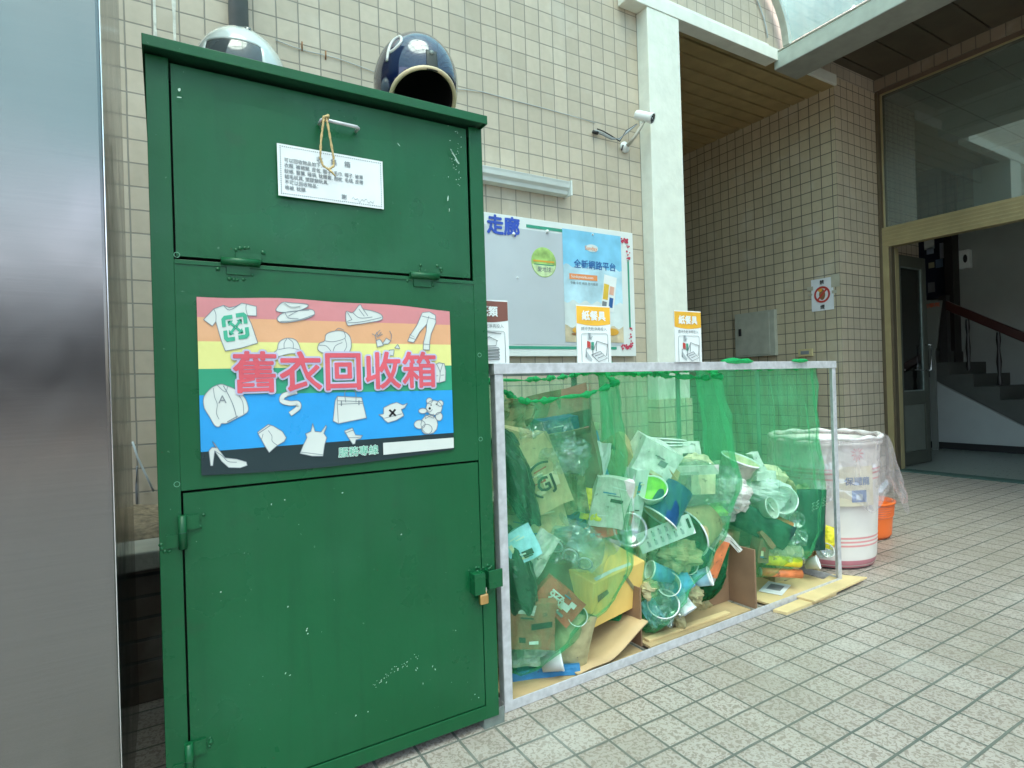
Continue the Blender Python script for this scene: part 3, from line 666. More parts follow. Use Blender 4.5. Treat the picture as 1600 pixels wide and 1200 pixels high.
b = MB(); b.tube([atY(207, 690, -.03), atY(215, 715, -.03), atY(228, 742, -.03), atY(240, 768, -.03)], .005, m_lgrey, seg=6); b.tube([atY(214, 728, -.03), atY(213, 760, -.03), atY(214, 790, -.03)], .005, m_grey, seg=6)
b.build('loose_wire', label='loose grey wire hanging on the tiles between steel cabinet and green box', cat='wire')
#PART3
# ================================================================== STEEL CABINET (left edge)
sx1 = -.088
b = MB(); b.box(-1.05, sx1, -1.80, -.98, 0.02, 3.2, m_steel)
stc = b.build('steel_cabinet', label='tall brushed stainless steel cabinet cut off by the left edge of the photo', cat='cabinet', bevel=.006)
b = MB()
for k, (dz, dy) in enumerate(((0, 0),)):
    b.box(sx1, sx1+.0015, -1.795, -1.775, .02, 3.2, m_chrome)
b.build('corner_trim', stc)

# ================================================================== GREEN CLOTHES BIN
FY = -1.671
bx = thing('clothes_bin', 'tall green painted metal clothes recycling bin with rainbow poster', 'recycling bin', (.405, -1.4, 0))
BK = -1.00
b = MB()
# carcass
b.box(-.015, -.011, FY+.006, BK, .03, 1.7565, m_green); b.box(.821, .825, FY+.006, BK, .03, 1.7565, m_green); b.box(-.011, .821, BK-.004, BK, .03, 1.7565, m_green)
b.box(-.011, .821, FY+.03, BK, .05, .055, m_green)
# front frame
b.box(-.015, .029, FY, FY+.006, .03, 1.7565, m_green); b.box(.783, .825, FY, FY+.006, .03, 1.7565, m_green)
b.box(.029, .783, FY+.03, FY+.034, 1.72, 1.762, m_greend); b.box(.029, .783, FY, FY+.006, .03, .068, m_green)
b.box(.029, .783, FY+.001, FY+.006, .784, 1.306, m_green)
b.box(.02, .79, FY+.035, FY+.037, .05, 1.755, m_dark)
body = b.build('body', bx, bevel=.0015)
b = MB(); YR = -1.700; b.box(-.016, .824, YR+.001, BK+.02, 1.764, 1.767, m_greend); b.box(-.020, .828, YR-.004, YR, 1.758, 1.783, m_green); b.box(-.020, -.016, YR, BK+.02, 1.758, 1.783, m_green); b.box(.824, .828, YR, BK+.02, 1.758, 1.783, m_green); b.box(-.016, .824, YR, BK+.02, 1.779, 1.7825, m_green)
b.build('roof', bx, bevel=.002)
# slightly buckled flap and door panels
def panel(name, x0, x1, z0, z1, amp, seed):
    b = MB()
    def fn(u, v):
        e = min(u, 1-u, v, 1-v)*6; e = min(1, max(0, e))
        return (x0+(x1-x0)*u, FY+.002-amp*e*noise.noise(Vector((u*2.3+seed, v*2.1, seed))), z0+(z1-z0)*v)
    b.grid(fn, 30, 30, m_green)
    b.box(x0, x1, FY+.004, FY+.012, z0, z1, m_green)
    return b.build(name, bx)
flap = panel('flap', .0335, .7745, 1.3135, 1.747, .010, 3.1)
door = panel('door', .0335, .7805, .072, .7785, .011, 9.4)
b = MB(); b.box(.03, .785, FY-.0015, FY, 1.296, 1.304, m_green); b.build('seam', bx)
# weld blobs
def blobs(mb, cx, cz, n, rx, rz, y=FY):
    for _ in range(n):
        a = random.random()*6.28; T = TY(cx+rx*math.cos(a), y, cz+rz*math.sin(a)); r_ = random.uniform(.003, .0055)
        mb.lathe([(0, r_*.5), (r_*.7, r_*.35), (r_, 0)], m_green, T, seg=8)
def hinge_h(x, z):
    b = MB(); b.tube([(x-.042, FY-.008, z), (x+.042, FY-.008, z)], .0085, m_green, seg=14); b.box(x-.03, x+.02, FY-.003, FY, z-.03, z, m_green); b.box(x-.01, x+.045, FY-.004, FY, z, z+.022, m_green)
    blobs(b, x-.01, z-.02, 12, .038, .022); blobs(b, x+.02, z+.02, 10, .035, .016); b.build('hinge', bx, bevel=0)
hinge_h(.165, 1.309); hinge_h(.628, 1.309)
def hinge_v(x, z):
    b = MB(); b.tube([(x, FY-.008, z-.036), (x, FY-.008, z+.038)], .009, m_green, seg=14); b.tube([(x, FY-.008, z-.001), (x, FY-.008, z+.001)], .0095, m_greend, seg=14)
    b.box(x-.032, x, FY-.004, FY, z-.032, z-.004, m_green); b.box(x, x+.034, FY-.004, FY, z+.004, z+.036, m_green)
    blobs(b, x-.03, z-.022, 8, .012, .018); blobs(b, x+.03, z+.024, 8, .014, .018); b.build('hinge', bx)
hinge_v(.03, .693); hinge_v(.03, .185)
for (x, z) in ((.022, .801), (.79, .845), (.035, 1.315), (.795, 1.09)):
    b = MB(); ring(b, TY(x, FY-.002, z), .005, .0065, mat('pale worn paint', (.12, .32, .2), rough=.4), seg=14); b.build('weld_mark', bx)
# handle
hL, hR = atY(497, 192, FY-.03), atY(557, 207, FY-.03)
b = MB(); zc = 1.675
b.tube([(.357, FY, zc), (.357, FY-.024, zc+.001), (.362, FY-.03, zc+.001), (.445, FY-.03, zc-.001), (.450, FY-.024, zc-.001), (.450, FY, zc-.001)], .0042, m_zinc, seg=10); b.build('handle', bx)
# hasp
b = MB()
b.box(.742, .778, FY-.03, FY-.027, .405, .462, m_green); b.box(.742, .745, FY-.03, FY, .405, .462, m_green); b.box(.742, .778, FY-.03, FY, .462, .465, m_green)
b.box(.790, .838, FY-.024, FY-.020, .412, .465, m_green); b.box(.790, .794, FY-.024, FY, .412, .465, m_green)
blobs(b, .76, .468, 6, .02, .006); blobs(b, .80, .468, 6, .014, .006); b.build('hasp', bx, bevel=.0015)
b = MB(); b.box(.762, .79, FY-.024, FY-.010, .372, .402, m_brass); pd = b.build('padlock', label='small brass padlock hanging from the green hasp', cat='padlock', bevel=.004)
b = MB(); b.tube([(.767, FY-.017, .40), (.767, FY-.017, .418), (.776, FY-.017, .426), (.785, FY-.017, .418), (.785, FY-.017, .40)], .0028, m_chrome, seg=8); b.build('shackle', pd)
b = MB(); b.box(.776, .845, FY+.005, FY+.04, 0, .030, m_zincd); b.box(.776, .845, FY+.0035, FY+.005, 0, .05, m_zincd); b.build('foot', bx, bevel=.002)
for q in ((-.02, .03, FY+.005, FY+.05), (-.02, .03, BK-.05, BK-.006), (.78, .825, BK-.05, BK-.006)):
    b = MB(); b.box(*q, 0, .0295, m_zincd); b.build('foot', bx, bevel=.002)
# scratches
b = MB(); m_scr = mat('chipped paint', (.45, .62, .50), rough=.5)
def scr(px, py, ln, an, w_=.0012):
    w_ *= .8; ln *= .85
    p = atY(px, py, FY-.0085); T = TY(p.x, p.y, p.z, an); n_ = 5
    b.poly([T @ Vector((ln*(math.cos(t)*.5), w_*math.sin(t)*random.uniform(.6, 1.3), 0)) for t in [i*6.283/8 for i in range(8)]], m_scr)
for _ in range(34):
    t = random.random(); scr(585+70*t+random.gauss(0, 3), 1078-55*t**.7+random.gauss(0, 3.5), random.uniform(.001, .006), random.uniform(30, 80))
for q in ((676, 1041), (680, 1046), (650, 1047), (652, 1044), (661, 1068)): scr(*q, .007, 60+random.random()*60)
for q in ((479, 985), (481, 990), (480, 982), (446, 1052), (453, 1055), (450, 948), (424, 788), (445, 781), (535, 770), (748, 1090), (742, 1085), (556, 1118), (575, 1112), (345, 925), (627, 835), (712, 985)): scr(*q, random.uniform(.003, .006), random.uniform(0, 90), .0018)
for k in range(10): scr(706+k*1.2, 236+k*2.1, .006, -60, .002)
scr(708, 240, .035, -58, .0022); scr(714, 252, .022, -50, .003); scr(700, 310, .02, 80, .002); scr(702, 328, .012, 85); scr(280, 152, .012, 10, .002); scr(280, 140, .01, 70, .003); scr(623, 226, .012, -50)
for _ in range(30): scr(random.uniform(700, 722), random.uniform(195, 300), random.uniform(.001, .004), random.uniform(0, 90))
for _ in range(14): scr(random.uniform(290, 735), random.uniform(780, 1110), random.uniform(.0008, .002), random.uniform(0, 90), .0009)
b.build('paint_chip', bx)
# notice plate on the flap
NY = FY-.0085
b = MB(); b.box(.253, .517, NY, NY+.002, 1.478, 1.605, m_paper)
nt_ = b
z = 1.575
nt_.text('收    集    箱', TY(.345, NY-.0008, 1.575), .0165, m_grey, bold=.01)
for i, s_ in enumerate(('可以回收物品如下：', '衣服. 褲裙類. 皮包. 鞋子. 毛巾. 帽子. 被單', '蚊帳. 窗簾. 睡袋. 枕頭套. 抱枕. 毛毯. 皮帶', '絨毛玩具. 塑膠類玩具.', '不可以回收物品：', '棉被. 枕頭.')):
    nt_.text(s_, TY(.268, NY-.0008, 1.5625-i*.0135), .0118, m_grey, bold=.012, sx=.92)
nt_.text('謝', TY(.405, NY-.0008, 1.491), .014, m_grey, bold=.01)
T = TY(.432, NY-.0008, 1.493)
pp = [(.0+.0035*k, .004*math.sin(k*1.9)+.003*math.sin(k*.8)) for k in range(18)]
for (a, c), (d, e) in zip(pp, pp[1:]): nt_.poly([T @ Vector(v) for v in ((a, c-.0007, 0), (d, e-.0007, 0), (d, e+.0007, 0), (a, c+.0007, 0))], m_grey)
for k in range(52):
    for z_ in (1.484, 1.599): T = TY(.260+k*.00492, NY-.0008, z_, 45); nt_.poly([T @ Vector(v) for v in ((-.0012, -.0012, 0), (.0012, -.0012, 0), (.0012, .0012, 0), (-.0012, .0012, 0))], m_grey)
for k in range(24):
    for x_ in (.260, .511): T = TY(x_, NY-.0008, 1.484+k*.005, 45); nt_.poly([T @ Vector(v) for v in ((-.0012, -.0012, 0), (.0012, -.0012, 0), (.0012, .0012, 0), (-.0012, .0012, 0))], m_grey)
nt_.build('notice_plate', bx, label='white printed notice with dotted border on the flap')
# rope loop
RX, RY = .364, FY-.036
b = MB(); pts = [(RX, RY+.001, 1.679), (RX-.006, RY-.006, 1.668), (RX-.013, RY-.004, 1.62), (RX-.016, RY-.002, 1.575), (RX-.010, RY-.003, 1.556), (RX+.004, RY-.004, 1.549), (RX+.016, RY-.003, 1.560), (RX+.017, RY-.002, 1.58), (RX+.009, RY-.004, 1.63), (RX+.003, RY-.006, 1.665), (RX, RY-.003, 1.679)]
fine = []
for a, c in zip(pts, pts[1:]):
    for k in range(5): fine.append(Vector(a).lerp(Vector(c), k/5))
b.tube(fine, [.0028+.0006*math.sin(i*2.2) for i in range(len(fine))], m_rope, seg=8)
b.tube([(RX-.005, RY+.006, 1.668), (RX-.004, RY-.006, 1.677), (RX+.005, RY-.004, 1.683), (RX+.005, RY+.010, 1.675)], .0045, m_rope, seg=8)
b.tube([(RX+.004, RY-.004, 1.549), (RX+.012, RY-.006, 1.541), (RX+.019, RY-.007, 1.533)], [.003, .0025, .0015], m_rope, seg=6)
b.build('rope_loop', label='loop of twisted straw rope tied on the flap handle', cat='rope')

# ---- rainbow poster, laid out in its own picture units
PY = FY-.004
def pz(x, y, l=0): return atY(290+x*.275, 450+y*.275, PY-.0006*l)
b = MB()
lay = 1
cols = [mat('faded red', (.60, .22, .23), rough=.3, var=.04, bump=.35, bs=9), mat('faded orange', (.70, .36, .19), rough=.3, var=.04, bump=.35, bs=9), mat('faded yellow', (.72, .68, .25), rough=.3, var=.04, bump=.35, bs=9),
        mat('sea green', (.03, .30, .17), rough=.3, var=.04, bump=.35, bs=9), mat('azure', (.02, .30, .68), rough=.3, var=.04, bump=.35, bs=9), mat('navy black', (.012, .03, .035), rough=.3, var=.04, bump=.35, bs=9)]
Lx = lambda y: 62+(y-50)*(90-62)/1015.
Ly = [50, 165, 302, 460, 610, 932, 1065]; Ry = [130, 210, 322, 440, 580, 822, 915]
n_ = 24
for k in range(6):
    for i in range(n_):
        q = []
        for (t, j) in ((i/n_, k), ((i+1)/n_, k), ((i+1)/n_, k+1), (i/n_, k+1)):
            x = (1-t)*Lx(Ly[j])+t*(1500+25*(Ry[j]-130)/785); y = (1-t)*Ly[j]+t*Ry[j]
            if j == 0: y += -18*math.sin(t*3.1)+4*math.sin(t*14)
            if j == 6: y += 26*math.sin(t*3.1)
            q.append(pz(x, y))
        b.poly(q, cols[k])
m_ol = mat('poster outline ink', (.20, .23, .26), rough=.35)
m_pw = mat('poster white', (.62, .64, .61), rough=.3, var=.03)
LC = [0]
def line(pts, w_=3.5, l=3, m=None, closed=False):
    pts = [Vector((*p, 0)) for p in pts]
    if closed: pts.append(pts[0])
    for i_, (a, c) in enumerate(zip(pts, pts[1:])):
        d = (c-a); lq = l+(i_ % 3)*.06+(LC[0] % 5)*.13
        if d.length < .01: continue
        d.normalize(); nn = Vector((-d.y, d.x, 0))*w_/2; e = d*w_*.3
        b.poly([pz(*(q.xy), lq) for q in (a-e-nn, c+e-nn, c+e+nn, a-e+nn)], m or m_ol)
def sm(pts, closed=True, k=4):
    n = len(pts); out = []
    for i in range(n if closed else n-1):
        p0, p1, p2, p3 = [Vector(pts[(i+j) % n] if closed else pts[max(0, min(n-1, i+j))]) for j in (-1, 0, 1, 2)]
        for s_ in range(k):
            t = s_/k; out.append(tuple(.5*((2*p1)+(-p0+p2)*t+(2*p0-5*p1+4*p2-p3)*t*t+(-p0+3*p1-3*p2+p3)*t**3)))
    if not closed: out.append(tuple(pts[-1]))
    return out
def shape(pts, smooth=True, m=None, l=2, ol=True, w_=3.5):
    LC[0] += 1; l = l+(LC[0] % 9)*.10
    P = sm(pts) if smooth else pts
    b.poly([pz(x, y, l) for x, y in P], m or m_pw)
    if ol: line(P, w_, l+1, closed=True)
# t-shirt
shape([(102, 180), (160, 118), (215, 98), (248, 112), (285, 104), (318, 86), (350, 92), (402, 105), (403, 158), (350, 156), (372, 200), (410, 312), (318, 340), (226, 358), (200, 290), (172, 190), (152, 216)], False)
line(sm([(160, 118), (172, 150), (172, 190)], False)); line(sm([(345, 92), (343, 120), (352, 156)], False)); line(sm([(215, 98), (250, 125), (318, 86)], False))
m_rg = mat('recycling green', (.05, .38, .24), rough=.35)
def rp(u, v): # rotated recycling emblem frame
    return (283+u*.93+v*(.10), 222-u*.13+v*.95)
for a in range(4):
    ca, sa = round(math.cos(a*math.pi/2)), round(math.sin(a*math.pi/2))
    def rr(p): return rp(p[0]*ca-p[1]*sa, p[0]*sa+p[1]*ca)
    b.poly([pz(*rr(p), 4) for p in ((-80, -10), (-80, -60), (-62, -76), (-12, -76), (-12, -52), (-52, -52), (-56, -48), (-56, -10))], m_rg)
    b.poly([pz(*rr(p), 4) for p in ((-24, -42), (-44, -42), (-44, -22))], m_rg); b.poly([pz(*rr(p), 4) for p in ((-10, -42), (-40, -42), (-40, -10), (-30, -20), (-8, 4), (4, -8), (-20, -31))], m_rg)
# slippers, trainer
shape([(515, 118), (550, 82), (600, 84), (688, 92), (690, 108), (640, 128), (560, 138), (520, 132)]); line(sm([(560, 84), (600, 108), (650, 104)], False), 9, 4, m_pw); line(sm([(560, 84), (600, 108), (650, 104)], False), 2.5, 5)
shape([(524, 165), (560, 140), (640, 128), (715, 122), (733, 146), (700, 170), (620, 190), (550, 196), (524, 185)]); line(sm([(565, 140), (585, 170), (640, 175)], False)); line(sm([(585, 160), (640, 130), (700, 126)], False)); line(sm([(540, 190), (640, 182), (728, 152)], False))
shape([(912, 135), (950, 140), (990, 95), (1010, 120), (1060, 130), (1110, 150), (1114, 180), (1040, 196), (960, 208), (918, 208)]); line(sm([(920, 198), (1000, 192), (1112, 168)], False)); line(sm([(950, 140), (990, 170), (1060, 165)], False)); line([(985, 120), (1015, 160)]); line([(1010, 122), (1035, 158)]); line([(920, 140), (945, 180), (918, 190)])
# trousers
shape([(1345, 140), (1385, 135), (1420, 155), (1422, 195), (1395, 260), (1388, 300), (1385, 352), (1350, 350), (1352, 310), (1368, 245), (1370, 205), (1330, 250), (1296, 310), (1262, 302), (1275, 270), (1315, 210)], False)
line([(1345, 160), (1420, 178)]); line([(1370, 205), (1382, 160)]); line([(1270, 280), (1305, 292)]); line([(1352, 318), (1388, 322)]); line([(1272, 262), (1300, 280)], 2)
# cap
shape([(497, 372), (520, 350), (530, 310), (570, 286), (620, 292), (645, 325), (650, 370), (600, 372), (560, 380), (525, 388)]); line(sm([(528, 350), (590, 340), (648, 352)], False)); line(sm([(575, 288), (560, 315), (560, 345)], False)); line(sm([(585, 288), (610, 310), (612, 345)], False))
# backpack
shape([(752, 350), (760, 315), (790, 300), (800, 262), (850, 244), (900, 248), (935, 280), (940, 340), (915, 372), (850, 375), (790, 372)]); line(sm([(790, 300), (840, 305), (905, 285), (900, 250)], False)); line(sm([(760, 325), (800, 330), (835, 372)], False)); line(sm([(905, 285), (915, 330), (895, 370)], False)); line(sm([(850, 244), (870, 228), (900, 240)], False)); line(sm([(835, 372), (850, 330), (890, 310)], False))
# bikini
shape([(1082, 300), (1090, 335), (1125, 325), (1112, 300), (1100, 290)], False); shape([(1118, 318), (1150, 318), (1165, 300), (1140, 285)], False); shape([(1138, 378), (1180, 385), (1185, 350), (1160, 352)], False); shape([(1188, 340), (1218, 345), (1205, 320)], False)
line(sm([(1085, 300), (1080, 265), (1105, 240)], False)); line(sm([(1060, 260), (1090, 275), (1118, 262)], False)); line(sm([(1165, 300), (1170, 270), (1160, 245)], False)); line(sm([(1138, 378), (1110, 375), (1095, 358)], False)); line(sm([(1085, 250), (1095, 270), (1112, 250)], False))
# cardigan
shape([(1408, 440), (1440, 424), (1470, 430), (1478, 470), (1476, 528), (1440, 538), (1412, 538), (1402, 490)], False); line(sm([(1425, 430), (1446, 480), (1440, 538)], False)); line(sm([(1462, 428), (1446, 480)], False)); line([(1418, 500), (1434, 498)]); line([(1452, 496), (1468, 494)])
# baseball jacket
shape([(155, 562), (200, 546), (235, 556), (272, 570), (315, 600), (345, 640), (356, 695), (330, 720), (300, 735), (235, 768), (205, 770), (190, 788), (165, 780), (135, 730), (106, 680), (102, 625), (125, 588)])
line(sm([(215, 556), (250, 620), (275, 680), (290, 738)], False), 5); line(sm([(158, 570), (165, 620), (180, 660), (175, 710), (190, 745)], False)); line(sm([(300, 605), (325, 650), (330, 715)], False)); line(sm([(180, 552), (225, 590), (238, 560)], False)); line([(238, 760), (296, 728)], 6)
b.text('A', TY(*pz(186, 655, 4), 0) , .026, m_grey)
# belt
for l_, m_, wd in ((2, m_ol, 30), (3, m_pw, 24)): line(sm([(625, 590), (560, 610), (548, 640), (590, 655), (635, 655), (640, 680), (600, 712)], False), wd, l_, m_)
line(sm([(625, 600), (575, 615), (590, 640), (630, 640)], False), 2, 5)
# handbag
shape([(862, 615), (1000, 622), (1028, 738), (868, 770), (838, 755), (850, 640)], False); line([(862, 640), (1005, 645)]); line([(868, 660), (1008, 655)]); line([(868, 770), (862, 660), (862, 615)]); line(sm([(910, 648), (905, 590), (935, 570), (965, 590), (968, 648)], False)); line([(885, 640), (885, 668)], 6); line([(985, 640), (985, 664)], 6)
# scarf / pillow with a cross
shape([(1098, 720), (1125, 715), (1125, 680), (1165, 660), (1200, 650), (1235, 665), (1260, 655), (1245, 680), (1225, 690), (1240, 725), (1200, 750), (1150, 765), (1130, 750), (1120, 735)], False); line([(1130, 740), (1228, 715)]); line([(1160, 694), (1192, 724)], 11, 4, m_black); line([(1190, 692), (1160, 728)], 11, 4, m_black)
# teddy bear: plain toy outline
for cx, cy, rx, ry in ((1385, 641, 17, 17), (1447, 655, 17, 17), (1348, 698, 24, 15), (1440, 730, 20, 24), (1385, 775, 48, 55), (1330, 775, 32, 25), (1371, 802, 30, 28), (1412, 680, 46, 42)):
    shape([(cx+rx*math.cos(t), cy+ry*math.sin(t)) for t in [i*6.283/12 for i in range(12)]], False)
for cx, cy, r_ in ((1395, 665, 4), (1425, 660, 4), (1387, 684, 7)): b.poly([pz(cx+r_*math.cos(t), cy+r_*math.sin(t), 5) for t in [i*6.283/10 for i in range(10)]], m_black)
line(sm([(1370, 690), (1387, 705), (1402, 690)], False)); line([(1362, 718), (1385, 730), (1362, 742), (1362, 718)], 3, 4, m_grey); line([(1385, 730), (1408, 716), (1408, 740), (1385, 730)], 3, 4, m_grey)
# high heel
shape([(152, 872), (165, 885), (190, 920), (225, 965), (290, 972), (345, 988), (350, 1008), (310, 1022), (245, 1020), (205, 985), (165, 925), (155, 1010), (142, 1010), (132, 925), (150, 905), (175, 908)], False); line(sm([(165, 925), (210, 955), (240, 985), (290, 990)], False))
# shorts
shape([(408, 820), (470, 775), (500, 785), (550, 815), (572, 850), (560, 872), (520, 895), (475, 935), (455, 905), (430, 860)], False); line([(412, 828), (480, 782)], 5); line(sm([(470, 810), (490, 840), (492, 870), (520, 893)], False)); line([(440, 830), (432, 860)])
# camisole
shape([(722, 770), (735, 815), (770, 818), (798, 780), (800, 790), (785, 825), (802, 850), (790, 890), (780, 955), (720, 955), (650, 940), (670, 890), (690, 850), (682, 828), (712, 815)], False); line([(652, 932), (782, 948)])
# boot
shape([(902, 812), (948, 795), (965, 835), (1004, 838), (995, 855), (968, 862), (962, 885), (950, 888), (925, 850)], False); line([(905, 825), (950, 808)]); line(sm([(930, 850), (968, 850), (1000, 846)], False))
# title
def ptext(s_, x, y, h, m, bold, l, sx=1):
    p = pz(x, y, l); b.text(s_, TY(p.x, p.y, p.z), h, m, bold=bold, sx=sx)
m_halo = mat('lilac halo', (.50, .47, .64), rough=.3); m_tit = mat('title red', (.66, .10, .13), rough=.3)
TS = .1035
_p = pz(262, 575, 6)
for i, ch in enumerate('舊衣回收箱'):
    X_ = _p.x+i*.1038; Z_ = _p.z
    b.text(ch, TY(X_, _p.y, Z_), TS, m_halo, bold=.062, n=12); b.text(ch, TY(X_, _p.y-.0012, Z_), TS, m_tit, bold=.018)
m_sv = mat('mint lettering halo', (.66, .78, .72), rough=.3)
p = pz(868, 958, 6)
b.text('服務專線', TY(p.x, p.y, p.z), .0262, m_sv, bold=.05); b.text('服務專線', TY(p.x, p.y-.0008, p.z), .0262, m_rg)
b.poly([pz(*q, 3) for q in ((1122, 880), (1523, 850), (1524, 908), (1124, 948))], m_pw)
b.build('rainbow_poster', bx, label='rainbow striped poster with drawings of clothes and red title')

# ================================================================== HELMETS
def helmet_shell(mb, cx, cy, cz, rx, ry, rz, m, cut, yaw=0, n=48, mrows=26):
    """open dome; cut(theta, phi)->True where the face opening is"""
    k = mb.mi(m); V = {}
    for j in range(mrows+1):
        ph = math.pi*.5-j/mrows*math.pi*.76
        for i in range(n):
            th = 2*math.pi*i/n
            f = 1.0 if ph > 0 else 1+.10*(-ph)**1.5
            p = Vector((math.cos(ph)*math.sin(th)*rx*f, -math.cos(ph)*math.cos(th)*ry*f, math.sin(ph)*rz))
            p = Matrix.Rotation(yaw, 3, 'Z') @ p
            V[i, j] = mb.bm.verts.new(Vector((cx, cy, cz))+p)
    for j in range(mrows):
        for i in range(n):
            th = 2*math.pi*(i+.5)/n; th = th-2*math.pi if th > math.pi else th
            ph = math.pi*.5-(j+.5)/mrows*math.pi*.76
            if cut(th, ph): continue
            vs = [V[i, j], V[(i+1) % n, j], V[(i+1) % n, j+1], V[i, j+1]]
            if j == 0: 
                try: f = mb.bm.faces.new((vs[0], vs[2], vs[3]))
                except ValueError: continue
            else: f = mb.bm.faces.new(vs)
            f.material_index = k; f.smooth = True
    loose = [v for v in mb.bm.verts if not v.link_faces]
    for v in loose: mb.bm.verts.remove(v)
m_hb = mat('dark blue helmet lacquer', (.004, .010, .045), rough=.07, var=.1, coat=1)
m_hw = mat('white helmet lacquer', (.55, .60, .58), rough=.12, var=.05, coat=1)
m_visor = mat('tinted visor', (.05, .055, .055), rough=.05, coat=1)
hx, hy = .670, -1.555; hz = 1.900
hb = thing('helmet', 'dark blue glossy open face helmet upright on the right of the cabinet roof', 'helmet', (hx, hy, 1.79), 'helmets on the cabinet roof')
yaw = R(-3)
def opening(th, ph):
    w_ = 1.24*math.sqrt(max(0, 1-((ph+.95)/.84)**2)) if abs((ph+.95)/.84) < 1 else 0
    return abs(th) < w_
b = MB(); helmet_shell(b, hx, hy, hz, .120, .138, .140, m_hb, opening, yaw, n=96, mrows=60); b.build('shell', hb, solid=.004)
b = MB(); helmet_shell(b, hx, hy, hz, .110, .126, .130, mat('black helmet lining', (.01, .01, .012), rough=.95), opening, yaw, n=48, mrows=30); b.build('lining', hb, solid=.004)
b = MB(); pts = []
RZ = Matrix.Rotation(yaw, 3, 'Z')
def hsurf(th, ph, k=1.0):
    f = 1.0 if ph > 0 else 1+.10*(-ph)**1.5
    return Vector((hx, hy, hz)) + RZ @ Vector((math.cos(ph)*math.sin(th)*.120*f*k, -math.cos(ph)*math.cos(th)*.138*f*k, math.sin(ph)*.140*k))
for i in range(41):
    t = math.pi*i/40; th = -1.24*math.cos(t)
    ph = -.95+.84*math.sin(t)
    pts.append(hsurf(th, ph, 1.0))
b.tube(pts, .006, mat('cream edge trim', (.62, .52, .33), rough=.5), seg=10); b.build('edge_trim', hb)
b = MB(); b.grid(lambda u, v: hsurf((u-.5)*.26, -.16+v*.40, 1.02), 8, 6, mat('black leather tab', (.03, .035, .03), rough=.5))
tb = b.build('strap_tab', hb, solid=.003)
q = hsurf(0, .19, 1.03); b = MB(); b.lathe([(0, .004), (.006, .003), (.007, 0)], m_zincd, Matrix.Translation(q) @ (q-Vector((hx, hy, hz))).to_track_quat('Z', 'Y').to_matrix().to_4x4(), seg=14); b.build('snap', tb)
b = MB() # white mark on the shell
for pl_ in ([(-1.06, .10), (-1.02, .56), (-.80, .66), (-.72, .46), (-.88, .30), (-1.0, .28)],):
    P = [hsurf(*q, 1.015) for q in sm([q for q in pl_], False, 5)]; b.tube(P, .0045, m_pw, seg=6)
P = [hsurf(a, c, 1.012) for a, c in ((1.15, .45), (1.2, .5), (1.28, .42))]; b.tube(P, .006, m_pw, seg=6)
b.build('emblem', hb)
# white helmet
wx, wy, wz = .215, -1.385, 1.872
hw = thing('helmet', 'white half face helmet with dark visor on the left of the cabinet roof', 'helmet', (wx, wy, 1.79), 'helmets on the cabinet roof')
b = MB(); wyaw = R(-16)
helmet_shell(b, wx, wy, wz, .122, .142, .142, m_hw, lambda th, ph: abs(th) < .6 and ph < .40 and ph > -.9, wyaw, n=72, mrows=40); b.build('shell', hw, solid=.005)
b = MB(); helmet_shell(b, wx, wy, wz, .109, .128, .134, m_dark, lambda th, ph: False, wyaw, n=32, mrows=20); b.build('lining', hw)
b = MB()
WR = Matrix.Rotation(wyaw, 3, 'Z')
b.grid(lambda u, v: Vector((wx, wy, wz)) + WR @ Vector((math.cos(-.5+v*.98)*math.sin((u-.5)*1.3)*.1225, -math.cos(-.5+v*.98)*math.cos((u-.5)*1.3)*.143, math.sin(-.5+v*.98)*.1445)), 30, 14, m_visor)
b.build('visor', hw)
b = MB(); q = Vector((wx, wy, wz)) + WR @ Vector((.03, -.075, .118)); b.lathe([(0, .005), (.007, .004), (.010, 0)], m_visor, Matrix.Translation(q) @ Matrix.Rotation(R(30), 4, 'X'), seg=12); b.build('vent', hw)
#PART4
# ================================================================== CAGE
CA = Vector((.868, -1.630, 0)); CB = Vector((2.765, -1.588, 0))
CL = (CB-CA).length; cdx = (CB-CA).normalized(); cdy = Vector((-cdx.y, cdx.x, 0))
TC = Matrix((( cdx.x, cdy.x, 0, CA.x), (cdx.y, cdy.y, 0, CA.y), (0, 0, 1, 0), (0, 0, 0, 1)))
def cp(x, y, z): return TC @ Vector((x, y, z))
DP, CH, BAY = .42, 1.068, CL/3
cage = thing('steel_cage', 'galvanised steel frame cage for recycling bags beside the green cabinet', 'cage', cp(CL/2, DP/2, 0))
t_ = .030
m_zincshade = mat('zinc with painted shade', (.13, .15, .14), rough=.6, metal=.2, var=.25, vs=20)  # darker zinc copy: shade painted onto back posts and back top rail
def bar(name, *a, m=None):
    b = MB(); b.box(*a, m or m_zinc, TC); return b.build(name, cage, bevel=.0015)
def angle(name, x0, x1, y0, y1, z0, z1, th=.003, side=0): pass
bar('post', 0, t_, 0, .003, 0.03, CH-.034); bar('post', CL-t_, CL, 0, .003, .03, CH-.034)
bar('post', 0, .003, .003, t_, .03, CH-.034); bar('post', CL-.003, CL, .003, t_, .03, CH-.034)
bar('top_rail', -.004, CL+.004, -.003, .004, CH-.034, CH-.001); bar('top_rail', -.004, CL+.004, .004, .03, CH-.004, CH-.001)
bar('top_rail', -.004, CL+.004, DP-.004, DP, CH-.034, CH-.001, m=m_zincshade)
bar('side_rail', -.004, 0, .004, DP, CH-.034, CH-.001); bar('side_rail', CL, CL+.004, .004, DP, CH-.034, CH-.001)
bar('bottom_rail', 0, CL, 0, .004, 0.001, .032); bar('bottom_rail', 0, CL, .004, .03, .001, .005)
bar('bottom_rail', 0, CL, DP-.004, DP, .001, .032); bar('side_rail', -.001, .003, .004, DP-.004, .002, .032); bar('side_rail', CL-.003, CL+.001, .004, DP-.004, .002, .032)
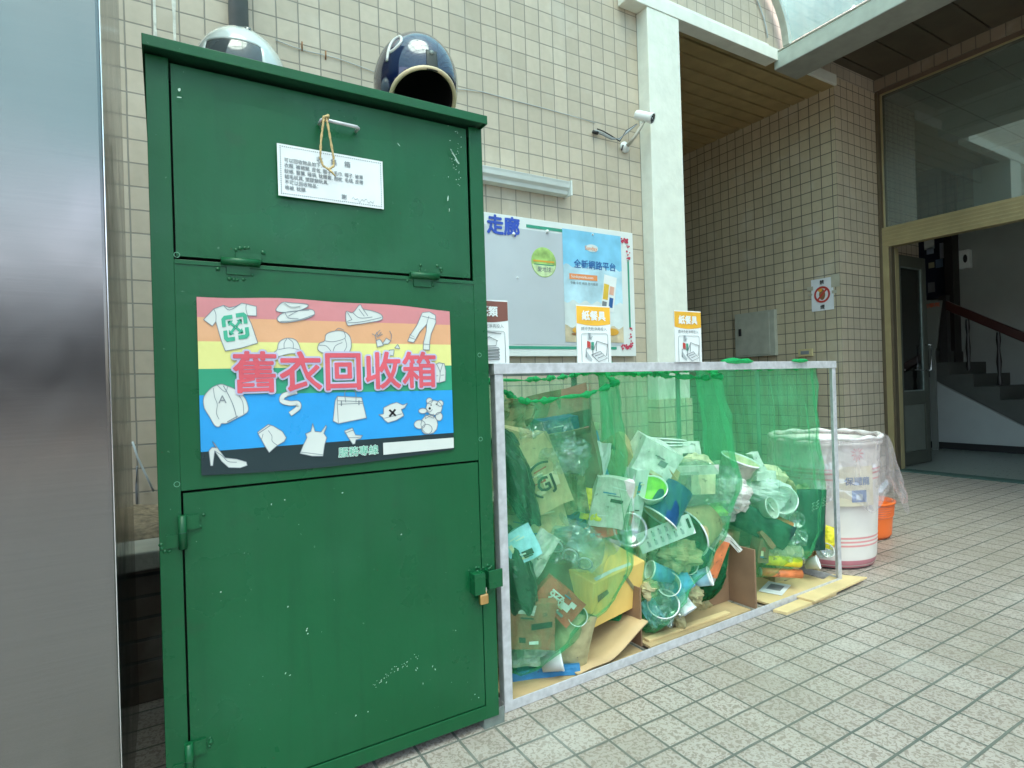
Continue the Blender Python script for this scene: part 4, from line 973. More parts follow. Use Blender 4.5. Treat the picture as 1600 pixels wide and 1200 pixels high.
for k in range(4):
    x = min(CL-t_, max(0, BAY*k-t_/2)); bar('post', x, x+t_, DP-.008, DP-.005, .03, CH-.034, m=m_zincshade)
for k in (1, 2): bar('cross_bar', BAY*k-.015, BAY*k+.015, .005, DP-.009, CH-.012, CH-.006)

# boards under and between the bags
m_fiber = mat('worn fibreboard', (.50, .36, .19), rough=.8, var=.18, vs=6, bump=.15, bs=30)
m_plyl = mat('pale plywood', (.66, .50, .26), rough=.7, var=.12, vs=7)
def board(name, pts, h, m, label, cat, z=.0, group=None):
    b = MB(); b.slab([Vector((p[0], p[1], z+(p[2] if len(p) > 2 else 0))) for p in pts], (0, 0, h), m); return b.build(name, label=label, cat=cat, bevel=.001, group=group)
def cpl(*ps): return [cp(*(p if len(p) == 3 else (*p, 0))) for p in ps]
board('cardboard_sheet', cpl((.035, .034), (BAY-.02, .034), (BAY-.02, .40), (.035, .40)), .006, m_card, 'tan cardboard sheet lying under the leftmost bag', 'cardboard', z=.008)
b = MB()
def curl(u, v):
    return cp(.30+.33*u, .02+.30*v, .022+.05*u*u+.085*max(0, u-.45)*(1-v*.3)+.004*math.sin(u*9))
b.grid(curl, 14, 6, m_card); b.build('cardboard_flap', label='creased cardboard flap curling up beside the brown divider under the leftmost bag', cat='cardboard', solid=.006)
board('fibreboard', cpl((BAY+.02, .034), (2*BAY-.02, .034), (2*BAY-.02, .40), (BAY+.02, .40)), .010, m_fiber, 'brown fibreboard lying under the middle bag', 'board', z=.008)
board('wood_offcut', cpl((BAY+.04, .06), (BAY+.50, .05), (BAY+.50, .075), (BAY+.04, .09)), .008, m_plyl, 'thin pale wood strip on the fibreboard under the middle bag', 'wood strip', z=.019)
b = MB(); b.box(BAY-.010, BAY-.004, .05, .38, .02, .235, m_cardd, TC); b.build('cardboard_divider', label='upright brown cardboard divider right of the leftmost bag', cat='cardboard divider')
b = MB(); b.box(2*BAY-.006, 2*BAY+.004, .02, .39, .02, .27, m_cardd, TC); b.build('cardboard_divider', label='upright brown cardboard divider between the middle and right bags', cat='cardboard divider')
b = MB(); b.box(2*BAY-.20, 2*BAY-.008, .15, .16, .02, .17, m_cardd, TC); b.build('cardboard_piece', label='low brown cardboard panel set across under the shaded folded net', cat='cardboard')
board('plywood', [(2.235, -1.60), (2.70, -1.56), (2.72, -1.24), (2.20, -1.24)], .010, m_plyl, 'pale plywood sheet lying under the right bag', 'board', z=.007)
board('plank', [(2.215, -1.665), (2.60, -1.655), (2.60, -1.595), (2.20, -1.612)], .012, m_plyl, 'pale plank sticking out under the cage, left half', 'plank', z=.000)
board('plank', [(2.405, -1.672), (2.885, -1.640), (2.80, -1.52), (2.39, -1.59)], .009, m_plyl, 'pale plank sticking out past the cage corner, right half', 'plank', z=.0135)
b = MB(); T = Matrix.Translation(cp(2*BAY+.28, .12, .0195)) @ Matrix.Rotation(.35, 4, 'Z'); b.box(-.08, .08, -.05, .05, 0, .0015, m_paper, T); b.box(-.03, .05, -.03, .03, .0016, .0022, m_grey, T)
b.build('paper_scrap', label='printed paper scrap lying on the plywood under the right bag', cat='paper')

# ---- net bags
def netbag(name, x0, x1, zs, ztop, sag, seed, label, dep=(.015, .36)):
    """zs: list of (z, xl, xr, yf, yb) from the bottom up, cage units"""
    b = MB()
    def prof(z):
        for a, c in zip(zs, zs[1:]):
            if a[0] <= z <= c[0]:
                t = (z-a[0])/(c[0]-a[0]); t = t*t*(3-2*t)
                return [a[i]+(c[i]-a[i])*t for i in range(1, 5)]
        return list(zs[-1][1:]) if z > zs[-1][0] else list(zs[0][1:])
    def fn(u, v):
        th = 2*math.pi*u
        zt = ztop - (sag*max(0, math.sin(th)*-1)**.8*(1+.25*math.sin(th*3+seed)) if math.sin(th) < 0 else sag*.3*math.sin(th))
        zb = zs[0][0]; vv = v**.85
        z = zb+(zt-zb)*vv
        xl, xr, yf, yb = prof(z)
        e = 2/(3.4 if v > .5 else 2.4+2*v)
        cx, cy = (xl+xr)/2, (yf+yb)/2
        c_, s_ = math.cos(th), math.sin(th)
        xx = cx+(xr-xl)/2*math.copysign(abs(c_)**e, c_); yy = cy+(yb-yf)/2*math.copysign(abs(s_)**e, s_)
        nz = noise.noise(Vector((math.cos(th)*3.2+seed, math.sin(th)*3.2, z*1.6)))
        n2 = noise.noise(Vector((u*46+seed, z*2.0+seed, 3)))
        n3 = noise.noise(Vector((xx*14, z*13, seed)))
        n4 = abs(noise.noise(Vector((u*23+seed*2, z*3.2, 7+seed)))); a = .024*nz+.020*n2*(.4+v)+.010*n3-.022*n4*(1.1-v*.4)
        r_ = Vector((c_, s_)); 
        p = cp(xx+r_.x*a, max(-.012, yy+r_.y*a), max(.022, z+.006*n2))
        return p
    V = b.grid(fn, 200, 70, m_net, close_u=True)
    # closed bottom
    c0 = cp((zs[0][1]+zs[0][2])/2, (zs[0][3]+zs[0][4])/2, zs[0][0]); cv = b.bm.verts.new(c0); k = b.mi(m_net)
    for i in range(200):
        f = b.bm.faces.new((V[(i+1) % 200][0], V[i][0], cv)); f.material_index = k; f.smooth = True
    rim = [v_[-1].co.copy() for v_ in V]
    o = b.build(name, label=label, cat='net bag', fixn=False)
    b = MB(); b.tube(rim, [.0075+.004*math.sin(i*.7+seed)+.003*math.sin(i*1.9) for i in range(len(rim))], m_netd, seg=7, closed=True); b.build('hem', o)
    return o
z1 = [(.035, .12, .18, .10, .16), (.07, .06, .26, .05, .24), (.14, .03, .40, .02, .30), (.22, .02, .56, .008, .34), (.32, .02, .635, .0, .36), (.45, .02, .635, .0, .36), (.70, .02, .60, .010, .36), (1.05, .02, .59, .02, .38)]
nb1 = netbag('net_bag', 0, 0, z1, 1.045, .085, 1.3, 'leftmost green net bag holding brown cartons and the yellow box')
z2 = [(.03, .70, .74, .10, .16), (.08, .66, .80, .04, .24), (.16, .645, .92, .012, .30), (.27, .64, 1.06, .0, .34), (.40, .64, 1.19, .0, .36), (.55, .64, 1.26, .0, .36), (.75, .66, 1.21, .010, .36), (1.05, .66, 1.15, .02, .38)]
nb2 = netbag('net_bag', 0, 0, z2, 1.045, .035, 4.9, 'middle green net bag holding paper cups and bowls')
z3 = [(.07, 1.50, 1.58, .14, .22), (.11, 1.38, 1.70, .06, .30), (.18, 1.31, 1.82, .012, .34), (.28, 1.285, 1.88, .0, .36), (.45, 1.28, 1.89, .0, .37), (.70, 1.28, 1.875, .010, .37), (1.05, 1.24, 1.87, .02, .38)]
nb3 = netbag('net_bag', 0, 0, z3, 1.050, .010, 8.2, 'rightmost green net bag holding the dark green pouches')
# slack net piled beside the divider, shade painted into its dark green
b = MB()
def slack(u, v):
    th = 2*math.pi*u; ph = v*math.pi
    r_ = 1+.35*noise.noise(Vector((math.cos(th)*2, math.sin(th)*2, v*4)))+.15*noise.noise(Vector((u*20, v*9, 2)))
    return cp(1.08+.155*math.sin(ph)*math.cos(th)*r_+.03*v, .20+.12*math.sin(ph)*math.sin(th)*r_, .035+.16*(1-math.cos(ph))*r_*.95)
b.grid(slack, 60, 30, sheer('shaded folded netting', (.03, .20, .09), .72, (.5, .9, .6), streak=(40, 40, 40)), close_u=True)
b.build('slack_net', label='slack green net with painted shade heaped against the divider under the middle bag', cat='net')
# lumps of netting knotted over the rail
for k, (px, py, w_, lab) in enumerate(((936, 563, .05, 'small knot of green net over the top rail beside the white sign'), (1152, 564, .085, 'long knot of green net over the top rail right of the small white sign'), (1250, 563, .05, 'flat bit of green net over the top rail near the cage corner'))):
    p = atY(px, py, -1.60); b = MB()
    b.grid(lambda u, v: (p.x+w_*1.1*math.cos(math.pi*v)*(1+.1*math.sin(u*12)), p.y+.02*math.sin(math.pi*v)*math.cos(6.283*u), 1.066+.004+(.016-.004*k)*math.sin(math.pi*v)*math.sin(6.283*u)*(1+.5*noise.noise(Vector((u*5, v*6, k))))), 16, 24, m_netd, close_u=True)
    b.build('net_knot', label=lab, cat='net knot')

# ================================================================== SIGNS ON THE RAIL
m_sb = mat('sign brown', (.20, .07, .05), rough=.4); m_sy = mat('sign amber', (.80, .42, .04), rough=.4)
def rail_sign(x0, x1, title, colr, label, three=False):
    sg = MB(); zb, zt = 1.067, 1.262; Y_ = -1.622; W_ = x1-x0
    sg.box(x0, x1, Y_, Y_+.003, zb, zt, m_white)
    sg.box(x0+.001, x1-.001, Y_-.0008, Y_, zt-.062, zt-.004, colr)
    bowz = [(x0+W_*i/16, Y_-.0008, zt-.062-.007*math.sin(math.pi*i/16)) for i in range(17)]
    sg.poly([(x0+.001, Y_-.0008, zt-.062)]+bowz[1:-1]+[(x1-.001, Y_-.0008, zt-.062)], colr)
    s1 = W_*.235
    sg.text(title, TY((x0+x1)/2, Y_-.0016, zt-.048), s1, m_white, bold=.03, align='CENTER')
    sg.text('請沖洗乾淨再投入', TY((x0+x1)/2, Y_-.001, zt-.085), W_*.095, m_grey, align='CENTER')
    # frame
    xa, xb, za, zc = x0+W_*.12, x1-W_*.10, zb+.002, zt-.095
    fr = []
    for cx, cz, a0 in ((xb-.01, zc-.01, 0), (xa+.01, zc-.01, 90)):
        fr += [(cx+.01*math.cos(R(a0+a)), Y_-.002, cz+.01*math.sin(R(a0+a))) for a in range(0, 91, 15)]
    fr = [(xb, Y_-.002, za)]+fr+[(xa, Y_-.002, za)]; sg.tube(fr, .0009, m_lgrey, seg=5)
    def L(*p, w_=.0011, m=m_grey): sg.tube([(x0+W_*a, Y_-.0025, zb+(zt-zb)*c) for a, c in p], w_, m, seg=5)
    if three:
        for k in range(4): L((.2, .05+k*.05), (.75, .07+k*.05), (.72, .10+k*.05), (.25, .085+k*.05)); 
        L((.25, .30), (.5, .42), (.7, .36), (.66, .28), (.3, .27)); L((.3, .40), (.45, .50), (.8, .47)); L((.2, .42), (.35, .36))
    else:
        def Q(m, *p): sg.poly([(x0+W_*a, Y_-.0018, zb+(zt-zb)*c) for a, c in p], m)
        Q(m_lgrey, (.22, .10), (.40, .02), (.42, .06), (.24, .22)); L((.24, .10), (.24, .24), (.44, .30), (.44, .12)); L((.40, .14), (.60, .02), (.86, .08), (.66, .20), (.40, .14)); L((.46, .22), (.56, .38), (.88, .32), (.84, .12)); L((.56, .38), (.54, .20)); L((.50, .12), (.70, .16)); L((.58, .08), (.78, .13))
        Q(m_red, (.28, .26), (.38, .24), (.38, .36), (.28, .38)); Q(m_gl, (.40, .22), (.48, .22), (.48, .36), (.40, .36)); Q(m_lgrey, (.30, .40), (.42, .40), (.40, .52), (.32, .52)); L((.34, .52), (.36, .42), (.44, .46))
    sg.build('sign', label=label, cat='sign', group='signs standing on the cage rail', fixn=True)
rail_sign(.785, .926, '紙類', m_sb, 'white sign with brown heading standing against the cabinet side', True)
rail_sign(1.192, 1.339, '紙餐具', m_sy, 'white sign with amber heading standing in front of the bulletin board')
rail_sign(1.652, 1.797, '紙餐具', m_sy, 'white sign with amber heading standing in front of the cream column')

# ================================================================== WASTE IN THE BAGS
Rz = Matrix.Rotation(-YAW, 4, 'Z')
def place(px, py, y_in, roll=0, tilt=0, yaw=0):
    """y_in: depth into the cage in metres; roll as seen (clockwise +), tilt: top leans away, yaw: turn"""
    # cage plane at depth y_in
    y_in = .045+y_in*.85
    n = cdy; p0 = CA+cdy*y_in; d = ray(px, py); p = CAM+d*((p0-CAM).dot(n)/d.dot(n))
    K_ = 1.16 if px < 1000 else (1.30 if px < 1165 else 1.22)
    return Matrix.Translation(p) @ Matrix.Scale(K_, 4) @ Rz @ Matrix.Rotation(R(roll), 4, 'Y') @ Matrix.Rotation(R(-tilt), 4, 'X') @ Matrix.Rotation(R(yaw), 4, 'Z')
def jit(mb, amt, sc=9, seed=0):
    for v in mb.bm.verts:
        q = v.co; v.co = q+Vector((noise.noise(q*sc+Vector((seed, 0, 0))), noise.noise(q*sc+Vector((0, seed+5, 0))), noise.noise(q*sc+Vector((0, 0, seed+9)))))*amt
sd_n = [0]
def carton(w_, d, h, T, m, flaps=False, m2=None):
    b = MB(); n = 3
    for fx in (-1, 1):
        b.grid(lambda u, v: T @ Vector((fx*w_/2, -d/2+d*u, -h/2+h*v)), n, n, m, smooth=False)
        b.grid(lambda u, v: T @ Vector((-w_/2+w_*u, fx*d/2, -h/2+h*v)), n, n, m, smooth=False)
    b.grid(lambda u, v: T @ Vector((-w_/2+w_*u, -d/2+d*v, -h/2)), n, n, m2 or m, smooth=False)
    if not flaps: b.grid(lambda u, v: T @ Vector((-w_/2+w_*u, -d/2+d*v, h/2)), n, n, m2 or m, smooth=False)
    else:
        for s_ in (-1, 1):
            a = R(35+random.random()*40)
            b.grid(lambda u, v: T @ Vector((-w_/2+w_*u, s_*(d/2+v*d*.45*math.cos(a)), h/2+v*d*.45*math.sin(a))), n, 2, m, smooth=False)
            a2 = R(20+random.random()*60)
            b.grid(lambda u, v: T @ Vector((s_*(w_/2+v*w_*.4*math.cos(a2)), -d/2+d*u, h/2+v*w_*.4*math.sin(a2))), n, 2, m, smooth=False)
    bmesh.ops.remove_doubles(b.bm, verts=b.bm.verts, dist=.0005)
    if min(w_, h) > .045 and m not in (m_clear,):
        rs = random.Random(sd_n[0]*7+3); yf = -d/2-.0016
        inks = [m_white, m_grey, m_black, m_rd, m_bl, m_crm]
        for q_ in range(rs.randint(1, 3)):
            a, c = rs.uniform(-.42, .1)*w_, rs.uniform(-.42, .1)*h; ww, hh = rs.uniform(.1, .4)*w_, rs.uniform(.05, .25)*h
            b.poly([T @ Vector(v) for v in ((a, yf-.0004*q_, c), (a+ww, yf-.0004*q_, c), (a+ww, yf-.0004*q_, c+hh), (a, yf-.0004*q_, c+hh))], rs.choice(inks))
        for q_ in range(rs.randint(2, 5)):
            a, c = rs.uniform(-.4, 0)*w_, rs.uniform(-.4, .4)*h; ww = rs.uniform(.15, .4)*w_
            b.poly([T @ Vector(v) for v in ((a, yf-.0018, c), (a+ww, yf-.0018, c), (a+ww, yf-.0018, c+.004), (a, yf-.0018, c+.004))], rs.choice(inks))
    sd_n[0] += 1; jit(b, .011, 12, sd_n[0]); return b
def sheet(w_, h, T, m, bend=.3, crump=.01, nx=14, nz=14):
    b = MB(); sd_n[0] += 1; s0 = sd_n[0]*3.3
    def fn(u, v):
        x, z = (u-.5)*w_, (v-.5)*h
        y = bend*w_*(math.cos((u-.5)*3.0)-1)*-.5+crump*noise.noise(Vector((u*4+s0, v*4, s0)))*1.6
        fx = abs(((u*2.7+v*1.3+s0) % 1)-.5)*crump*1.6
        return T @ Vector((x, y+fx, z+crump*.6*noise.noise(Vector((u*3, v*3, s0+4)))))
    b.grid(fn, nx, nz, m, smooth=False); return b
def crumple(w_, d, h, T, m, amp=.35, seg=22, smooth=False):
    b = MB(); sd_n[0] += 1; s0 = sd_n[0]*2.7
    def fn(u, v):
        th, ph = 6.28318*u, math.pi*v
        q = Vector((math.cos(th)*math.sin(ph), math.sin(th)*math.sin(ph), math.cos(ph)))
        r_ = 1+amp*noise.noise(q*2.2+Vector((s0, 0, 0)))+amp*.7*abs(noise.noise(q*5+Vector((0, s0, 0))))
        return T @ Vector((q.x*w_/2*r_, q.y*d/2*r_, q.z*h/2*r_))
    b.grid(fn, seg, seg, m, close_u=True, smooth=smooth); bmesh.ops.remove_doubles(b.bm, verts=b.bm.verts, dist=.0004); return b
def cup(r_, h, T, m, m_in=None, lid=False, band=None, squash=1):
    """opening towards +z, origin at the middle"""
    b = MB(); T = T @ Matrix.Diagonal((1, squash, 1, 1)); m_in = m_in or m_white; rb = r_*.74
    prof = [(0, -h/2+.004), (rb*.94, -h/2+.004), (rb, -h/2), (r_*.99, h/2-.004), (r_*1.05, h/2-.003), (r_*1.06, h/2), (r_*1.02, h/2+.002), (r_*.96, h/2-.003), (rb*.93, -h/2+.012), (0, -h/2+.012)]
    ms = [m_white, m_white, m, m_white, m_white, m_white, m_white, m_in, m_in]
    if band:
        t = .35; mid = (rb+(r_*.99-rb)*.6, -h/2+h*.6); prof.insert(3, mid); ms.insert(3, band)
    b.lathe(prof, ms, T, seg=30)
    if lid: b.lathe([(0, h/2+.006), (r_*.95, h/2+.006), (r_*1.1, h/2+.002), (r_*1.1, h/2-.008)], m_clear, T, seg=30)
    return b
def lidd(r_, T, m, h=.012): 
    b = MB(); b.lathe([(0, 0), (r_*.8, 0), (r_*.86, h), (r_, h), (r_*1.03, h*.6)], m, T, seg=30); return b
def pouch(w_, h, T, m, fat=.03):
    b = MB(); sd_n[0] += 1; s0 = sd_n[0]
    for s_ in (-1, 1):
        def fn(u, v):
            e = math.sin(math.pi*min(1, max(0, u)))**.6*math.sin(math.pi*(.06+.88*(1-v))*.98)**.5
            return T @ Vector(((u-.5)*w_*(1-.04*math.sin(math.pi*v)), s_*fat*e+.004*noise.noise(Vector((u*6, v*8, s0))), (v-.5)*h))
        b.grid(fn, 16, 20, m)
    bmesh.ops.remove_doubles(b.bm, verts=b.bm.verts, dist=.0006); return b
K = dict
def cm(name, c, **k):
    k.setdefault('var', .22); k.setdefault('vs', 26); k.setdefault('thr', .66); k.setdefault('bump', .25)
    return mat('waste '+name, c, col2=tuple(x*.45+.03 for x in c), **k)
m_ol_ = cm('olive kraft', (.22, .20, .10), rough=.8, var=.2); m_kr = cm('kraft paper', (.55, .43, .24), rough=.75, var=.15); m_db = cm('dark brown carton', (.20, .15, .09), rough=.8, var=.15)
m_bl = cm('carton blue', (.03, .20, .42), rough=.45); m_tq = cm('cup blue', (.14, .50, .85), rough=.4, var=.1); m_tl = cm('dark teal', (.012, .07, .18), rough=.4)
m_rd = cm('carton red', (.48, .07, .05), rough=.45); m_ylw = cm('bright yellow', (.85, .72, .04), rough=.45); m_lime = cm('lime', (.35, .75, .08), rough=.4)
m_orng = cm('orange cup', (.75, .22, .08), rough=.4); m_crm = cm('cream', (.80, .70, .48), rough=.5); m_pch = cm('pouch green', (.008, .07, .05), rough=.3, var=.1)
m_foam = cm('foam white', (.80, .80, .78), rough=.8); m_blk = cm('black film', (.012, .014, .013), rough=.3); m_sky = cm('pale blue', (.40, .66, .88), rough=.5); m_kh = cm('khaki', (.38, .34, .18), rough=.7, var=.2)
m_rb = cm('reddish carton', (.33, .13, .08), rough=.7, var=.12); m_gw = cm('grey white board', (.60, .60, .55), rough=.7)
def item(b, name, cat, label, **k): return b.build(name, label=label, cat=cat, fixn=False, **k)
P_ = place
# ---- left bag
item(sheet(.12, .15, P_(816, 664, .22, 18, 10, 30), m_ol_, .8, .03), 'paper_bag', 'paper bag', 'curled olive brown paper standing at the top left of the left bag', solid=.001)
item(carton(.22, .20, .20, P_(882, 708, .25, -14, -18, -12), m_db, True), 'carton', 'carton', 'open dark brown carton with raised flaps near the top of the left bag', solid=.003)
T = P_(838, 738, .10, -20, -8, 14)
b = carton(.13, .09, .22, T, m_kr); sv = (T @ Vector((0, 0, 0)))
T2 = T @ Matrix.Translation((0, -.053, 0)) @ Matrix.Rotation(R(90), 4, 'X')
for a0, a1 in ((60, 170), (180, 250)): b.tube([T2 @ Vector((.005+.052*math.cos(R(a)), -.015+.052*math.sin(R(a)), 0)) for a in range(a0, a1, 10)], .004, m_black, seg=6)
b.text('GJ', T2 @ Matrix.Translation((-.028, -.045, .003)) @ Matrix.Rotation(R(0), 4, 'Z'), .06, m_black, bold=.02)
item(b, 'kraft_box', 'box', 'kraft paper box with thick black printed letters in the left bag')
item(carton(.15, .12, .11, P_(835, 800, .17, -10, 0, 20), m_kr), 'kraft_box', 'box', 'plain kraft box below the box with printed letters')
for (px, py, w_, h, ro, lab) in ((806, 745, .09, .30, -18, 'glossy black bag at the left post beside the printed kraft box'), (808, 900, .10, .26, -12, 'glossy black bag at the left post beside the red boxes')):
    item(crumple(w_, .12, h, P_(px, py, .08, ro), m_blk, .25, 26), 'black_bag', 'plastic bag', lab)
item(crumple(.10, .05, .11, P_(893, 712, .06, 10), m_clear, .45, 26, True), 'plastic_wrap', 'plastic wrap', 'crumpled clear wrap on the dark brown carton')
item(carton(.05, .05, .17, P_(928, 715, .20, -14, 10, 30), m_bl, False), 'drink_carton', 'carton', 'blue drink carton with white side behind the brown carton')
item(sheet(.05, .22, P_(938, 745, .12, 12, 0, 20), m_paper, .5, .012), 'paper_sheet', 'paper', 'long white paper fold in the middle of the left bag', solid=.001)
item(carton(.055, .05, .045, P_(920, 668, .34, 4, 0, 12), m_crm), 'small_box', 'box', 'small cream block hanging at the back post of the left bag')
item(carton(.17, .12, .15, P_(882, 800, .22, -18, 0, 30), m_tl), 'teal_box', 'box', 'dark teal box in the shade under the kraft boxes')
item(sheet(.10, .13, P_(893, 770, .11, -6, 10, 0), m_ol_, .4, .02), 'paper_sheet', 'paper', 'limp olive paper below the clear wrap', solid=.001)
item(carton(.12, .02, .17, P_(953, 785, .06, 14, -12, 10), m_gw), 'food_tray', 'food tray', 'flat grey white tray leaning at the right side of the left bag')
item(carton(.055, .05, .20, P_(988, 780, .10, 12, 0, 30), m_paper), 'folded_box', 'box', 'tall folded white box behind the grey white tray')
item(pouch(.08, .10, P_(928, 788, .10, 10), m_ylw, .015), 'snack_packet', 'packet', 'yellow snack packet between the teal box and the tray')
b = carton(.17, .10, .05, P_(898, 848, .05, 32, -30, 0), m_clear)
for k in range(3): b.lathe([(.022, 0), (.024, .004), (.019, .004)], m_lgrey, P_(898, 848, .05, 32, -30, 0) @ Matrix.Translation((-.055+k*.05, -.055, 0)) @ Matrix.Rotation(R(90), 4, 'X'), seg=20)
item(b, 'plastic_tray', 'plastic tray', 'clear plastic tray with round wells slanting across the left bag')
item(carton(.11, .05, .07, P_(935, 822, .13, -8, 10, 0), m_rd), 'snack_box', 'box', 'red snack box above the yellow carton')
item(carton(.07, .05, .07, P_(872, 846, .16, 10, 0, 0), m_orng), 'snack_box', 'box', 'orange red box left of the clear tray')
# big yellow carton from its visible corners
def ycorner(px, py, d): return P_(px, py, d).translation
A0 = ycorner(928, 912, .02); A1 = ycorner(1008, 876, .035); A2 = ycorner(912, 984, .04); A3 = ycorner(852, 868, .16)
ex, ez, ey = (A1-A0), (A2-A0), (A3-A0)
ez = ez-ez.project(ex)*.6; ez = ez.normalized()*.17
b = MB(); kk = b.mi(m_cardy)
V8 = [b.bm.verts.new(A0+ex*i+ey*j+ez*l) for l in (0, 1) for j in (0, 1) for i in (0, 1)]
for a in ((0,2,3,1), (4,5,7,6), (0,1,5,4), (2,6,7,3), (0,4,6,2), (1,3,7,5)): b.bm.faces.new([V8[i] for i in a]).material_index = kk
nn = ex.cross(ez).normalized()*.002
if nn.y > 0: nn = -nn
b.poly([A0+ex*a+ez*c+nn for a, c in ((.08, .30), (.26, .26), (.30, .36), (.10, .46))], m_db); b.poly([A0+ex*a+ez*c+nn for a, c in ((.55, .12), (.60, .10), (.92, .70), (.88, .74))], m_ol_)
nn2 = Vector((0, 0, .002)); b.poly([A0+ex*a+ey*c+nn2 for a, c in ((.06, .02), (.40, .05), (.75, .03), (.78, .10), (.40, .12), (.08, .10))], m_pw)
item(b, 'yellow_carton', 'carton', 'big bright yellow carton at the lower right of the left bag', bevel=.003)
T = P_(872, 938, .035, 42, 6, 8); b = carton(.13, .035, .085, T, m_rd)
T2 = T @ Matrix.Translation((-.045, -.021, -.02)) @ Matrix.Rotation(R(90), 4, 'X'); b.text('960', T2 @ Matrix.Translation((0, .012, .002)), .035, m_pw, bold=.03); b.text('25 K', T2 @ Matrix.Translation((.01, -.014, .002)), .024, m_pw, bold=.03); b.poly([T2 @ Vector(v) for v in ((.07, .03, .002), (.09, .03, .002), (.09, .045, .002), (.07, .045, .002))], m_pw)
item(b, 'printed_box', 'box', 'red printed box with white figures leaning on the yellow carton')
item(cup(.028, .07, P_(900, 962, .03, 10, -70, 0), m_gw, m_ol_), 'paper_cup', 'paper cup', 'grey paper cup lying mouth forward below the red printed box')
item(carton(.09, .05, .09, P_(812, 850, .05, -24, 0, 10), m_sky), 'drink_carton', 'carton', 'pale blue carton beside the left post')
item(sheet(.07, .14, P_(842, 868, .045, 32, 0, 10), m_gw, .2, .008), 'paper_sheet', 'paper', 'white card corner beside the pale blue carton', solid=.001)
item(carton(.16, .10, .10, P_(818, 825, .16, 10, 0, 20), m_kr), 'kraft_box', 'box', 'dull kraft box behind the pale blue carton')
item(carton(.16, .12, .13, P_(820, 965, .10, 4, 0, 8), m_rb), 'brown_box', 'box', 'reddish brown box low beside the left post')
item(carton(.05, .005, .03, P_(822, 952, .03, 4, 0, 8), m_gw), 'label_card', 'card', 'small pale card on the reddish brown box')
item(pouch(.12, .17, P_(893, 1000, .04, 14, 0), m_kh, .03), 'snack_packet', 'packet', 'crumpled olive yellow packet in the lower point of the left bag')
item(carton(.20, .10, .03, P_(850, 1044, .10, -2, 10, 8), m_bl), 'flat_box', 'box', 'flat blue box at the very bottom of the left bag')
item(cup(.028, .06, P_(862, 1035, .025, 80, 0, 0), m_white, m_sky), 'paper_cup', 'paper cup', 'white paper cup lying on the flat blue box')
item(sheet(.14, .09, P_(830, 1015, .07, 4, 20), m_gw, .2, .02), 'paper_sheet', 'paper', 'grey white paper above the flat blue box', solid=.001)
item(lidd(.055, P_(984, 828, .04, 0, -75, 0), m_clear), 'cup_lid', 'lid', 'round clear lid above the corner of the yellow carton')
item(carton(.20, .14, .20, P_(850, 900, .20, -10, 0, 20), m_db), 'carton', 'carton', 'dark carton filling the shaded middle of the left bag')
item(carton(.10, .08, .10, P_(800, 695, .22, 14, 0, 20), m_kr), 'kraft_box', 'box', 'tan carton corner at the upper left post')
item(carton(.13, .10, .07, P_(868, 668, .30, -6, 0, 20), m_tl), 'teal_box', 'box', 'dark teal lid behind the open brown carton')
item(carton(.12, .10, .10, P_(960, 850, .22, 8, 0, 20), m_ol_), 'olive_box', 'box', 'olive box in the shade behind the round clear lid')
item(crumple(.16, .14, .14, P_(960, 960, .20, 0), m_netd, .3, 24), 'net_scrap', 'net', 'wad of green netting under the yellow carton')
# ---- middle bag
item(carton(.13, .10, .14, P_(1014, 722, .14, 28, -8, 10), m_foam), 'paper_bag', 'paper bag', 'big white paper bag at the top left of the middle bag')
for k in range(3): item(lidd(.07, P_(1038, 690+k*5, .22-.02*k, 6-3*k, 6, 0), m_foam, .01), 'paper_plate', 'paper plate', 'white paper plate, %s in the pile behind the white paper bag' % ('top', 'middle', 'lowest')[k])
item(cup(.045, .05, P_(1018, 770, .06, -10, -40, 0), m_foam, m_lime), 'paper_bowl', 'paper bowl', 'white bowl with lime green inside at the left of the middle bag')
b = carton(.15, .10, .11, P_(1080, 755, .10, 0, -8, 18), m_clear); T = P_(1080, 736, .045, 0, -8, 0); b.box(-.085, .085, -.003, 0, -.012, .018, m_gw, T); b.box(0, .075, -.004, -.001, -.075, -.012, m_crm, T)
item(b, 'deli_box', 'food box', 'clear food box with paper band and yellow side in the middle bag')
item(crumple(.12, .10, .08, P_(1085, 728, .20, 0), m_crm, .25, 22), 'paper_bag', 'paper bag', 'cream yellow crumpled bag on top of the clear food box')
item(cup(.065, .10, P_(1150, 738, .12, 18, -12, 0), m_gw, m_crm), 'paper_bowl', 'paper bowl', 'wide pale paper tub tilted at the upper right of the middle bag')
item(crumple(.13, .11, .12, P_(1143, 772, .10, 0), m_gw, .3, 22), 'crumpled_paper', 'paper', 'crumpled pale paper below the tilted tub')
T = P_(1046, 785, .035, -140, -12, 0); b = cup(.058, .115, T, m_tl, m_kr)
T2 = P_(1046, 785, .035, -28, -12, 0); Tq = T @ Matrix.Translation((0, 0, 0))
item(b, 'paper_cup', 'paper cup', 'large dark blue printed paper cup tipped over in the middle bag')
b = MB(); T = P_(1048, 790, -.012, 28, -12, 0); b.box(-.012-.02, .012-.02, -.001, .001, -.02, .0, m_gw, T); ring(b, T @ Matrix.Rotation(R(90), 4, 'X'), .016, .0175, m_lgrey, 24, .002); b.bm.free()
item(cup(.075, .10, P_(1090, 822, .055, -110, -30, 0), m_kr, m_ol_), 'kraft_bowl', 'paper bowl', 'round kraft paper bowl right of the dark blue cup')
T = P_(1040, 834, .012, -20, -6, 0); b = MB(); b.box(-.085, .085, -.001, .001, -.032, .032, m_paper, T)
